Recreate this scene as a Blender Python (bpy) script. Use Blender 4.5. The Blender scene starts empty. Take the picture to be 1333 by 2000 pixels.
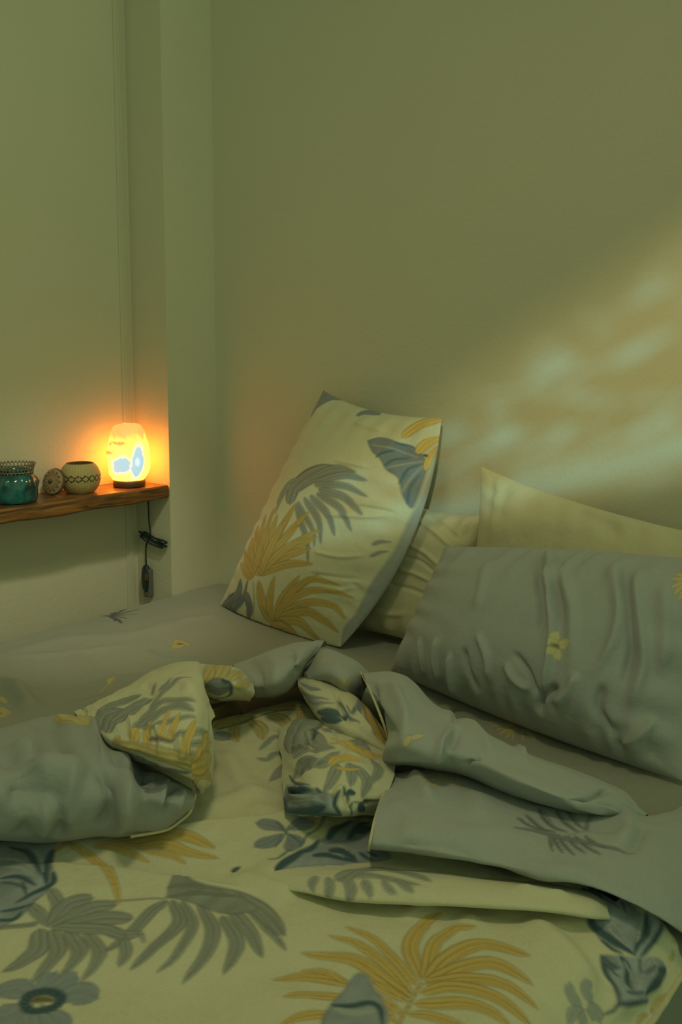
import bpy, math
import numpy as np
from mathutils import Vector
C = bpy.context.scene
COL = C.collection

# ------------------------------------------------------------------ camera
F, CY = 1800.0, 878.0
PITCH = math.atan(198/1800.0)
CP, SP = math.cos(PITCH), math.sin(PITCH)
YAW = math.atan2((2150-666.5)/F, CP)
CYW, SYW = math.cos(YAW), math.sin(YAW)
CAM = np.array([2.230, -2.052, 1.28])
cam_data = bpy.data.cameras.new('camera')
cam = bpy.data.objects.new('camera', cam_data); COL.objects.link(cam)
cam.location = CAM
cam.rotation_euler = (math.pi/2-PITCH, 0, YAW)
cam_data.sensor_fit = 'AUTO'; cam_data.sensor_width = 36
cam_data.lens = F/2000*36
cam_data.shift_y = -(1000-CY)/2000
cam_data.clip_start = .05
C.camera = cam

# ------------------------------------------------------------------ view, world, light
C.view_settings.view_transform = 'Standard'
C.view_settings.look = 'None'
C.view_settings.gamma = 1
C.view_settings.exposure = 0.0
C.view_settings.use_curve_mapping = False
w = bpy.data.worlds.new('world'); C.world = w; w.use_nodes = True
bg = w.node_tree.nodes['Background']
bg.inputs[0].default_value = (0.74, 1.0, 0.51, 1)
def ambient():          # daylight of the open room: brighter from the window side (+x)
    N = w.node_tree.nodes; L = w.node_tree.links
    tc = N.new('ShaderNodeTexCoord'); sp = N.new('ShaderNodeSeparateXYZ'); L.new(tc.outputs['Generated'], sp.inputs[0])
    mr = N.new('ShaderNodeMapRange'); mr.inputs[1].default_value = -.2; mr.inputs[2].default_value = 1
    mr.inputs[3].default_value = .112; mr.inputs[4].default_value = .485
    L.new(sp.outputs[0], mr.inputs[0]); L.new(mr.outputs[0], bg.inputs[1])
ambient()

def aim(o, target):
    o.rotation_euler = (Vector(target)-o.location).to_track_quat('-Z', 'Y').to_euler()

def light(name, kind, loc, target, energy, color, **kw):
    d = bpy.data.lights.new(name, kind); d.energy = energy; d.color = color
    for k, v in kw.items(): setattr(d, k, v)
    o = bpy.data.objects.new(name, d); COL.objects.link(o); o.location = loc
    aim(o, target)
    return o
light('ceiling_lamp_light', 'AREA', (1.6, -1.5, 2.55), (.95, -1.3, 0), 6.2, (1, .86, .46), shape='DISK', size=.3)
# low daylight coming through rippled window glass on the right, falling on the headboard wall
# narrow soft spot, added to brighten the left wall's foot under the shelf
light('low_wall_fill', 'SPOT', (1.6, -1.12, 2.77), (-.12, -.48, .40), 66, (1, .98, .66), spot_size=math.radians(24), spot_blend=.85, shadow_soft_size=.07)
win = light('window_daylight', 'SPOT', (2.6, -2.75, 1.75), (1.35, 0, 1.12), 178, (1, .95, .72), spot_size=math.radians(46), spot_blend=.9, shadow_soft_size=.03)
def ripple(o):
    d = o.data; d.use_nodes = True; nt = d.node_tree; N = nt.nodes; L = nt.links
    em = N['Emission']
    tc = N.new('ShaderNodeTexCoord')
    sx = N.new('ShaderNodeSeparateXYZ'); L.new(tc.outputs['Normal'], sx.inputs[0])
    def m(op, a, b=None, c=None):
        n = N.new('ShaderNodeMath'); n.operation = op
        for i, v in enumerate((a, b, c)):
            if v is None: continue
            if isinstance(v, (int, float)): n.inputs[i].default_value = v
            else: L.new(v, n.inputs[i])
        return n.outputs[0]
    az = m('ABSOLUTE', sx.outputs[2])
    u = m('DIVIDE', sx.outputs[0], az); v = m('DIVIDE', sx.outputs[1], az)
    # upper edge of the beam climbs to the right, its lower edge less steeply
    top = m('SUBTRACT', m('ADD', m('MULTIPLY', u, .60), .140), v)
    def ss(x, a, b):
        n = N.new('ShaderNodeMapRange'); n.interpolation_type = 'SMOOTHSTEP'
        n.inputs[1].default_value = a; n.inputs[2].default_value = b
        L.new(x, n.inputs[0]); return n.outputs[0]
    mt = ss(top, 0, .085); mts = ss(top, .025, .095)
    bot = m('SUBTRACT', v, m('ADD', m('MULTIPLY', u, .24), -.073))
    mb = ss(bot, 0, .042)
    cx = N.new('ShaderNodeCombineXYZ')
    sk = m('SUBTRACT', v, m('MULTIPLY', u, .38))
    L.new(m('MULTIPLY', u, 10.0), cx.inputs[0]); L.new(m('MULTIPLY', sk, 32.0), cx.inputs[1])
    nz = N.new('ShaderNodeTexNoise'); nz.inputs['Scale'].default_value = 1.6; nz.inputs['Detail'].default_value = 2.5
    nz.inputs['Distortion'].default_value = 1.6
    L.new(cx.outputs[0], nz.inputs['Vector'])
    st = ss(nz.outputs[0], .46, .66)
    base = m('MULTIPLY', m('MULTIPLY', mt, mb), .46)
    # bright caustic line along the foot of the beam
    ln = m('DIVIDE', m('SUBTRACT', v, m('ADD', m('MULTIPLY', u, .27), -.038)), .011)
    ln = m('EXPONENT', m('MULTIPLY', m('MULTIPLY', ln, ln), -1.0))
    st = m('MAXIMUM', st, m('MULTIPLY', ln, .75))
    streak = m('MULTIPLY', m('MULTIPLY', mts, mb), st)
    mix = N.new('ShaderNodeMix'); mix.data_type = 'RGBA'
    L.new(m('MINIMUM', m('MULTIPLY', streak, 1.8), 1.0), mix.inputs[0]); mix.inputs[6].default_value = (1, .80, .40, 1); mix.inputs[7].default_value = (.56, .90, 1.0, 1)
    L.new(mix.outputs[2], em.inputs[0])
    L.new(m('ADD', base, m('MULTIPLY', streak, .8)), em.inputs[1])
ripple(win)

# ------------------------------------------------------------------ geometry of the view (pixel rays onto real surfaces)
def ray(px, py):
    px = np.asarray(px, float); py = np.asarray(py, float)
    a = (px-666.5)/F; b = -(py-CY)/F
    fw = CP+b*SP; up = -SP+b*CP
    return np.stack([a*CYW-fw*SYW, a*SYW+fw*CYW, up], -1)
def at_z(px, py, z):
    d = ray(px, py); t = (np.asarray(z)-CAM[2])/d[..., 2]
    return CAM+d*t[..., None]
def at_axis(px, py, ax, v):
    d = ray(px, py); t = (v-CAM[ax])/d[..., ax]
    return CAM+d*t[..., None]
def project(P):
    v = P-CAM
    r = v[..., 0]*CYW+v[..., 1]*SYW; fw = -v[..., 0]*SYW+v[..., 1]*CYW
    dd = fw*CP-v[..., 2]*SP; uu = fw*SP+v[..., 2]*CP
    return np.stack([666.5+F*r/dd, CY-F*uu/dd], -1)

# ------------------------------------------------------------------ noise, interpolation
def vnoise(x, y, seed=0):
    rs = np.random.RandomState(seed); T = rs.rand(256, 256)
    xi = np.floor(x).astype(int); yi = np.floor(y).astype(int)
    fx = x-xi; fy = y-yi
    fx = fx*fx*fx*(fx*(fx*6-15)+10); fy = fy*fy*fy*(fy*(fy*6-15)+10)
    g = lambda i, j: T[i % 256, j % 256]
    a = g(xi, yi)*(1-fx)+g(xi+1, yi)*fx; b = g(xi, yi+1)*(1-fx)+g(xi+1, yi+1)*fx
    return (a*(1-fy)+b*fy)*2-1
def fbm(x, y, seed=0, o=3):
    s = 0; a = 1; n = 0
    for k in range(o):
        s = s+a*vnoise(x*2**k+3.1*k, y*2**k+7.7*k, seed+k); n += a; a *= .5
    return s/n
def cr_matrix(k, n):
    M = np.zeros((n, k))
    for r, t in enumerate(np.linspace(0, k-1, n)):
        i = min(int(t), k-2); f = t-i
        ws = (-.5*f+f*f-.5*f**3, 1-2.5*f*f+1.5*f**3, .5*f+2*f*f-1.5*f**3, -.5*f*f+.5*f**3)
        for o, ww in zip((-1, 0, 1, 2), ws):
            j = i+o
            if j < 0: M[r, 0] += 2*ww; M[r, 1] -= ww
            elif j > k-1: M[r, k-1] += 2*ww; M[r, k-2] -= ww
            else: M[r, j] += ww
    return M
def smooth_line(P, n=14):
    P = np.asarray(P, float)
    return P if len(P) < 3 else cr_matrix(len(P), (len(P)-1)*n+1) @ P
def normals(G):
    du = np.gradient(G, axis=1); dv = np.gradient(G, axis=0)
    n = np.cross(du, dv); return n/np.maximum(np.linalg.norm(n, axis=-1, keepdims=True), 1e-9)

# ------------------------------------------------------------------ cloth surface: a grid that can be creased and printed
class Cloth:
    def __init__(s, G, S, flip=False):
        s.G = np.array(G, float); s.S = S; s.flip = flip
        s.n, s.m = G.shape[:2]
        s.col = np.zeros((s.n*s.m, 3)); s.refresh()
    mask = None
    def refresh(s):
        s.N = normals(s.G)*(-1 if s.flip else 1)
        s.px = project(s.G).reshape(-1, 2)
        view = CAM-s.G
        s.front = ((s.N*view).sum(-1) > 0).reshape(-1)
        s.dist = np.linalg.norm(view, axis=-1).reshape(-1)
        s.Sf = s.S.reshape(-1, 2)
    def to_s(s, p):
        d = ((s.px-np.asarray(p, float))**2).sum(1)+np.where(s.front, 0, 1e5)
        d = d+np.minimum(0, (s.dist-s.dist.min()))*0
        i = int(np.argmin(d))
        j, k = divmod(i, s.m)                       # refine to sub-vertex accuracy (also beyond the border)
        j0 = min(max(j, 1), s.n-2); k0 = min(max(k, 1), s.m-2)
        pxg = s.px.reshape(s.n, s.m, 2)
        A = np.stack([(pxg[j0, k0+1]-pxg[j0, k0-1])/2, (pxg[j0+1, k0]-pxg[j0-1, k0])/2], 1)
        base = s.S[j, k]
        if abs(np.linalg.det(A)) < 1e-6: return base
        q = np.linalg.solve(A, np.asarray(p, float)-s.px[i])
        q = np.clip(q, -25, 25)
        return base+q[0]*(s.S[j0, k0+1]-s.S[j0, k0-1])/2+q[1]*(s.S[j0+1, k0]-s.S[j0-1, k0])/2
    def line(s, pts):
        return smooth_line([s.to_s(p) for p in pts])
    def dist_line(s, L, reach):
        lo = L.min(0)-reach; hi = L.max(0)+reach
        idx = np.where(((s.Sf >= lo) & (s.Sf <= hi)).all(1))[0]
        if len(idx) == 0: return idx, None, None, None
        P = s.Sf[idx]; seg = np.linalg.norm(np.diff(L, axis=0), axis=1); cum = np.r_[0, np.cumsum(seg)]
        best = np.full(len(idx), 1e9); tt = np.zeros(len(idx)); sd = np.zeros(len(idx))
        for a, b, l0, l1 in zip(L[:-1], L[1:], cum[:-1], seg):
            if l1 < 1e-9: continue
            e = b-a; t = np.clip(((P-a) @ e)/(l1*l1), 0, 1)
            r = P-(a+t[:, None]*e); d = np.hypot(r[:, 0], r[:, 1])
            k = d < best
            best[k] = d[k]; tt[k] = (l0+t[k]*l1)/max(cum[-1], 1e-9)
            sd[k] = np.sign(e[0]*r[k, 1]-e[1]*r[k, 0])
        return idx, best, tt, sd
    def crease(s, pts, width, h, step=0, taper=.25):
        """soft ridge (h>0) or groove (h<0); step: falls off sharply on one side"""
        L = s.line(pts); idx, d, t, sd = s.dist_line(L, width*3)
        if len(idx) == 0: return
        k = np.clip(np.minimum(t, 1-t)/taper, 0, 1); k = k*k*(3-2*k)
        if step:
            wd = np.where(sd*step > 0, width, .007); prof = np.exp(-(d/wd)**1.3)
        else: prof = np.exp(-(d/width)**2)
        end = (t <= 0) | (t >= 1)
        D = np.zeros(s.n*s.m); D[idx] = h*prof*k*np.where(end, 0, 1)
        if s.mask is not None: D = D*s.mask.reshape(-1)
        s.G = s.G+s.N*D.reshape(s.n, s.m, 1); s.dirty = True
    def wrinkle(s, amp, fs, ft, seed, o=3, mask=None):
        D = amp*fbm(s.S[..., 0]*fs, s.S[..., 1]*ft, seed, o)
        if mask is not None: D = D*mask
        s.G = s.G+s.N*D[..., None]
    def fill(s, c): s.col[:] = c
    def blend(s, idx, c, a):
        s.col[idx] = s.col[idx]*(1-a[:, None])+np.asarray(c)*a[:, None]
    def stroke(s, pts, wpx, c, edge=.62, vein=.25, shape=.75, soft=.0026, alpha=1, seed=1):
        pts = [np.asarray(p, float) for p in pts]
        mid = pts[len(pts)//2]; dirn = pts[-1]-pts[0]; nn = np.array([-dirn[1], dirn[0]])/max(np.hypot(*dirn), 1e-6)
        wm = np.linalg.norm(s.to_s(mid+nn*wpx/2)-s.to_s(mid-nn*wpx/2))/2
        L = s.line(pts)
        pl = sum(np.hypot(*(b-a)) for a, b in zip(pts[:-1], pts[1:])); sl = np.linalg.norm(np.diff(L, axis=0), axis=1).sum()
        wm = min(wm, 1.6*wpx/2*max(sl/max(pl, 1e-6), 7e-4))
        idx, d, t, sd = s.dist_line(L, wm*1.2+.004)
        if len(idx) == 0: return
        ww = wm*np.maximum(np.sin(np.pi*np.clip(t, 0, 1)**shape), .0)**.45 if shape else np.full(len(t), wm)
        if shape: ww = np.maximum(ww, wm*.12)
        a = np.clip((ww-d)/soft*.5+.5, 0, 1)*alpha
        r = np.clip(d/np.maximum(ww, 1e-6), 0, 1)
        fib = .5+.5*np.sin((d*sd)/max(wm, 1e-6)*9+np.sin(t*7)*.8)
        k = 1-vein*.55*fib-(1-edge)*np.clip((r-.72)/.2, 0, 1)-vein*.7*np.exp(-(d/(wm*.1+1e-6))**2)
        s.col[idx] = s.col[idx]*(1-a[:, None])+(np.asarray(c)[None]*k[:, None])*a[:, None]
    def poly(s, pts, c, edge=.7, soft=.0028, vein=.12, alpha=1, smooth=True):
        P = np.array([s.to_s(p) for p in pts]); P = np.vstack([P, P[:1]])
        L = smooth_line(P, 8) if smooth else P
        lo = L.min(0)-.004; hi = L.max(0)+.004
        idx = np.where(((s.Sf >= lo) & (s.Sf <= hi)).all(1))[0]
        if len(idx) == 0: return
        Q = s.Sf[idx]; ins = np.zeros(len(idx), bool)
        for a, b in zip(L[:-1], L[1:]):
            cr = ((a[1] > Q[:, 1]) != (b[1] > Q[:, 1]))
            xi = (b[0]-a[0])*(Q[:, 1]-a[1])/(b[1]-a[1]+1e-12)+a[0]
            ins ^= cr & (Q[:, 0] < xi)
        _, d, t, _ = s.dist_line(L, .004)
        dd = np.full(s.n*s.m, 1e9); i2, d2, _, _ = s.dist_line(L, .006); dd[i2] = d2
        d = dd[idx]; sgn = np.where(ins, d, -d)
        a = np.clip(sgn/soft*.5+.5, 0, 1)*alpha
        k = 1-(1-edge)*np.exp(-(d/.003)**2)+vein*fbm(Q[:, 0]*60, Q[:, 1]*25, 5, 2)
        s.col[idx] = s.col[idx]*(1-a[:, None])+(np.asarray(c)[None]*k[:, None])*a[:, None]
    def build(s, name, mat, parent=None):
        o = grid_mesh(name, s.G, mat, parent, s.flip)
        at = o.data.color_attributes.new('print', 'FLOAT_COLOR', 'POINT')
        c = np.ones((s.n*s.m, 4), np.float32); c[:, :3] = np.clip(s.col, 0, 1)
        at.data.foreach_set('color', c.ravel())
        return o

def mesh_np(name, V, Q, mat, parent=None, smooth=True):
    me = bpy.data.meshes.new(name); V = np.asarray(V, np.float32); Q = np.asarray(Q, np.int32)
    me.vertices.add(len(V)); me.vertices.foreach_set('co', V.ravel())
    me.loops.add(Q.size); me.loops.foreach_set('vertex_index', Q.ravel())
    k = Q.shape[1]
    me.polygons.add(len(Q)); me.polygons.foreach_set('loop_start', np.arange(0, Q.size, k, dtype=np.int32))
    me.polygons.foreach_set('use_smooth', np.full(len(Q), smooth))
    me.update(); me.validate()
    me.materials.append(mat)
    o = bpy.data.objects.new(name, me); COL.objects.link(o)
    if parent:
        o.parent = parent; o.matrix_parent_inverse.identity(); 
        loc = root_loc(parent)
        if loc.length > 0:
            me.transform(__import__('mathutils').Matrix.Translation(-loc))
    return o
def root_loc(p):
    v = Vector((0, 0, 0))
    while p is not None:
        v += p.location; p = p.parent
    return v
def grid_quads(n, m, wrap=False, flip=False):
    i = np.arange(n*m).reshape(n, m)
    if wrap: i = np.hstack([i, i[:, :1]])
    q = np.stack([i[:-1, :-1], i[:-1, 1:], i[1:, 1:], i[1:, :-1]], -1).reshape(-1, 4)
    return q[:, ::-1] if flip else q
def grid_mesh(name, G, mat, parent=None, flip=False, wrap=False, smooth=True):
    n, m = G.shape[:2]
    return mesh_np(name, G.reshape(-1, 3), grid_quads(n, m, wrap, flip), mat, parent, smooth)

def patch(rows, res=.003, flip=True):
    R = np.array(rows, float)                       # rows x cols x (px, py, z)
    P = at_z(R[..., 0], R[..., 1], R[..., 2])
    def dense(n, m): return np.einsum('ij,jkc,lk->ilc', cr_matrix(P.shape[0], n), P, cr_matrix(P.shape[1], m))
    g = dense(40, 40)
    lu = np.linalg.norm(np.diff(g, axis=1), axis=-1).sum(1).mean(); lv = np.linalg.norm(np.diff(g, axis=0), axis=-1).sum(0).mean()
    n = max(12, int(lv/res)); m = max(12, int(lu/res))
    G = dense(n, m)
    s = np.r_[0, np.cumsum(np.linalg.norm(np.diff(G, axis=1), axis=-1).mean(0))]
    t = np.r_[0, np.cumsum(np.linalg.norm(np.diff(G, axis=0), axis=-1).mean(1))]
    S = np.stack(np.meshgrid(s, t), -1)
    return Cloth(G, S, flip)

# ------------------------------------------------------------------ materials
def mat(name):
    m = bpy.data.materials.new(name); m.use_nodes = True
    return m, m.node_tree.nodes, m.node_tree.links, m.node_tree.nodes['Principled BSDF']
def plain(name, c, rough=.6, noise=.06, nscale=20, bump=.0, bscale=200, metal=0, **kw):
    m, N, L, b = mat(name)
    tc = N.new('ShaderNodeTexCoord')
    nz = N.new('ShaderNodeTexNoise'); nz.inputs['Scale'].default_value = nscale; nz.inputs['Detail'].default_value = 4
    L.new(tc.outputs['Object'], nz.inputs['Vector'])
    mx = N.new('ShaderNodeMix'); mx.data_type = 'RGBA'
    mx.inputs[6].default_value = (*[v*(1-noise) for v in c], 1); mx.inputs[7].default_value = (*[min(1, v*(1+noise)) for v in c], 1)
    L.new(nz.outputs[0], mx.inputs[0]); L.new(mx.outputs[2], b.inputs['Base Color'])
    b.inputs['Roughness'].default_value = rough; b.inputs['Metallic'].default_value = metal
    if bump:
        n2 = N.new('ShaderNodeTexNoise'); n2.inputs['Scale'].default_value = bscale; n2.inputs['Detail'].default_value = 3
        L.new(tc.outputs['Object'], n2.inputs['Vector'])
        bp = N.new('ShaderNodeBump'); bp.inputs['Strength'].default_value = bump; bp.inputs['Distance'].default_value = .004
        L.new(n2.outputs[0], bp.inputs['Height']); L.new(bp.outputs[0], b.inputs['Normal'])
    for k, v in kw.items(): b.inputs[k].default_value = v
    return m
def printed(name, rough=.9, weave=1, sheen=.15):
    m, N, L, b = mat(name)
    at = N.new('ShaderNodeAttribute'); at.attribute_name = 'print'
    tc = N.new('ShaderNodeTexCoord')
    nz = N.new('ShaderNodeTexNoise'); nz.inputs['Scale'].default_value = 240; nz.inputs['Detail'].default_value = 3
    L.new(tc.outputs['Object'], nz.inputs['Vector'])
    mr = N.new('ShaderNodeMapRange'); mr.inputs[3].default_value = .93; mr.inputs[4].default_value = 1.07
    L.new(nz.outputs[0], mr.inputs[0])
    mx = N.new('ShaderNodeMix'); mx.data_type = 'RGBA'; mx.blend_type = 'MULTIPLY'; mx.inputs[0].default_value = 1
    L.new(at.outputs['Color'], mx.inputs[6]); L.new(mr.outputs[0], mx.inputs[7]); L.new(mx.outputs[2], b.inputs['Base Color'])
    b.inputs['Roughness'].default_value = rough
    b.inputs['Specular IOR Level'].default_value = .15
    b.inputs['Sheen Weight'].default_value = sheen; b.inputs['Sheen Roughness'].default_value = .6
    n2 = N.new('ShaderNodeTexNoise'); n2.inputs['Scale'].default_value = 420; n2.inputs['Detail'].default_value = 2
    L.new(tc.outputs['Object'], n2.inputs['Vector'])
    n3 = N.new('ShaderNodeTexNoise'); n3.inputs['Scale'].default_value = 34; n3.inputs['Detail'].default_value = 3
    L.new(tc.outputs['Object'], n3.inputs['Vector'])
    ad = N.new('ShaderNodeMath'); ad.operation = 'MULTIPLY_ADD'; ad.inputs[1].default_value = 5
    L.new(n3.outputs[0], ad.inputs[0]); L.new(n2.outputs[0], ad.inputs[2])
    bp = N.new('ShaderNodeBump'); bp.inputs['Strength'].default_value = .35*weave; bp.inputs['Distance'].default_value = .0018
    L.new(ad.outputs[0], bp.inputs['Height']); L.new(bp.outputs[0], b.inputs['Normal'])
    return m
M_WALL = plain('wall_paint', (.60, .575, .44), .85, .03, 3, .25, 90)
M_TRIM = plain('trim_paint', (.56, .54, .40), .7, .03, 5)
M_FLOOR = plain('floor_carpet', (.060, .085, .065), .95, .25, 60, .6, 300)
M_CLOTH = printed('printed_cotton')
M_MATT = plain('mattress_ticking', (.5, .48, .42), .9, .05, 40)
M_BASE = plain('bed_base_fabric', (.16, .16, .15), .9, .1, 80)
M_PIPE = plain('cream_piping', (.62, .56, .36), .8, .1, 60)
CREAM = np.array((.66, .63, .45)); GREY = np.array((.40, .42, .415)); GREYSHEET = np.array((.335, .335, .285))
BLUE = np.array((.27, .30, .33)); SLATE = np.array((.335, .35, .315)); TEAL = np.array((.055, .105, .135)); GOLD = np.array((.68, .48, .15)); PALEGOLD = np.array((.62, .50, .22))
LIGHTBLUE = np.array((.40, .43, .41))

# ------------------------------------------------------------------ helpers for things
def tag(o, label, cat, group=None):
    o['label'] = label; o['category'] = cat
    if group: o['group'] = group
    return o
def empty(name, loc, label, cat, group=None):
    o = bpy.data.objects.new(name, None); COL.objects.link(o); o.location = loc; o.empty_display_size = .05
    return tag(o, label, cat, group)
def struct(o): o['kind'] = 'structure'; return o
def box_arr(lo, hi):
    x0, y0, z0 = lo; x1, y1, z1 = hi
    V = [(x0, y0, z0), (x1, y0, z0), (x1, y1, z0), (x0, y1, z0), (x0, y0, z1), (x1, y0, z1), (x1, y1, z1), (x0, y1, z1)]
    Q = [(0, 3, 2, 1), (4, 5, 6, 7), (0, 1, 5, 4), (1, 2, 6, 5), (2, 3, 7, 6), (3, 0, 4, 7)]
    return V, Q
def boxes(name, items, m, parent=None, bevel=0):
    V = []; Q = []
    for lo, hi in items:
        v, q = box_arr(lo, hi); k = len(V); V += v; Q += [tuple(i+k for i in f) for f in q]
    o = mesh_np(name, V, Q, m, parent, smooth=False)
    if bevel:
        bv = o.modifiers.new('bevel', 'BEVEL'); bv.width = bevel; bv.segments = 3
    return o
def tube(name, pts, r, m, parent=None, k=10, n=10, smooth=True):
    L = smooth_line(pts, n) if smooth else np.asarray(pts, float)
    T = np.gradient(L, axis=0); T /= np.linalg.norm(T, axis=1, keepdims=True)
    up = np.array([.31, .52, .79]); A = np.cross(T, up); A /= np.linalg.norm(A, axis=1, keepdims=True); B = np.cross(T, A)
    th = np.linspace(0, 2*np.pi, k, endpoint=False)
    rr = np.asarray(r)*np.ones(len(L))
    G = L[:, None]+rr[:, None, None]*(np.cos(th)[None, :, None]*A[:, None]+np.sin(th)[None, :, None]*B[:, None])
    return grid_mesh(name, G, m, parent, wrap=True)
def lathe_grid(prof, k=96, fn=None):
    prof = np.asarray(prof, float); th = np.linspace(0, 2*np.pi, k, endpoint=False)
    R = prof[:, 0][:, None]*np.ones(k)[None]; Z = prof[:, 1][:, None]*np.ones(k)[None]; TH = np.ones(len(prof))[:, None]*th[None]
    if fn: R, Z = fn(R, Z, TH)
    return np.stack([R*np.cos(TH), R*np.sin(TH), Z], -1), TH

# ================================================================== the room
ZB = .5            # top of the bed
NX, NY, HZ = -.17, -.201, 2.62   # niche depth, niche end, ceiling height
boxes('wall_back', [((-.6, 0, 0), (4.2, .15, HZ))], M_WALL)
struct(bpy.data.objects['wall_back'])
# the left wall: full-depth pier by the corner, the recess behind the shelf, and the wall beyond the recess
struct(boxes('wall_left', [((-.6, NY, 0), (0, 0, HZ)), ((-.6, -2.6, 0), (NX, NY, HZ)), ((-.6, -4.2, 0), (0, -2.6, HZ))], M_WALL))
struct(boxes('floor', [((-.6, -4.2, -.1), (4.2, .15, 0))], M_FLOOR))
# slim vertical moulding on the recess wall beside its inner corner
struct(boxes('trim_1', [((NX-.002, -.246, .0), (NX+.006, -.214, HZ))], M_TRIM, bevel=.0025))
struct(boxes('trim_2', [((NX-.002, -.2325, .0), (NX+.0095, -.2275, HZ))], M_TRIM, bevel=.002))

# ================================================================== shelf
def wood():
    m, N, L, b = mat('dark_stained_wood')
    tc = N.new('ShaderNodeTexCoord'); mp = N.new('ShaderNodeMapping'); mp.inputs['Scale'].default_value = (14, 2.2, 30)
    L.new(tc.outputs['Object'], mp.inputs[0])
    wv = N.new('ShaderNodeTexNoise'); wv.inputs['Scale'].default_value = 2.2; wv.inputs['Detail'].default_value = 6; wv.inputs['Distortion'].default_value = 1.6
    L.new(mp.outputs[0], wv.inputs['Vector'])
    cr = N.new('ShaderNodeValToRGB'); e = cr.color_ramp.elements
    e[0].position = .34; e[0].color = (.045, .032, .018, 1); e[1].position = .68; e[1].color = (.30, .135, .035, 1)
    x = e.new(.5); x.color = (.16, .07, .022, 1)
    L.new(wv.outputs[0], cr.inputs[0]); L.new(cr.outputs[0], b.inputs['Base Color'])
    b.inputs['Roughness'].default_value = .32
    bp = N.new('ShaderNodeBump'); bp.inputs['Strength'].default_value = .25; bp.inputs['Distance'].default_value = .003
    L.new(wv.outputs[0], bp.inputs['Height']); L.new(bp.outputs[0], b.inputs['Normal'])
    return m
M_WOOD = wood()
ST = .855
sh = empty('wooden_shelf', (NX/2, -1.4, ST-.043), 'dark stained wooden board shelf fitted across the wall recess', 'shelf')
yy = np.linspace(-2.59, NY-.0066, 240)
wob = .0035*fbm(yy*5, yy*0, 3, 3)+.0015*vnoise(yy*40, yy*0, 9)
def shelf_board():
    # slightly live front edge, rounded arrises
    fr = .002+wob
    sec = []
    for y, w_ in zip(yy, fr):
        b0 = ST-.041+.002*math.sin(y*23)
        sec.append([(NX, y, b0), (w_-.004, y, b0), (w_, y, b0+.005), (w_+.001, y, ST-.02), (w_, y, ST-.005), (w_-.005, y, ST), (NX, y, ST)])
    G = np.array(sec)
    n, m = G.shape[:2]
    Q = list(map(tuple, grid_quads(n, m, wrap=True, flip=True)))
    V = G.reshape(-1, 3)
    o = mesh_np('board', V, Q, M_WOOD, sh, smooth=False)
    # cap the right end
    bm = __import__('bmesh').new(); bm.from_mesh(o.data); bm.verts.ensure_lookup_table()
    bm.faces.new([bm.verts[(n-1)*m+i] for i in range(m)]); bm.faces.new([bm.verts[i] for i in reversed(range(m))])
    bm.normal_update(); bm.to_mesh(o.data); bm.free()
shelf_board()

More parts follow.
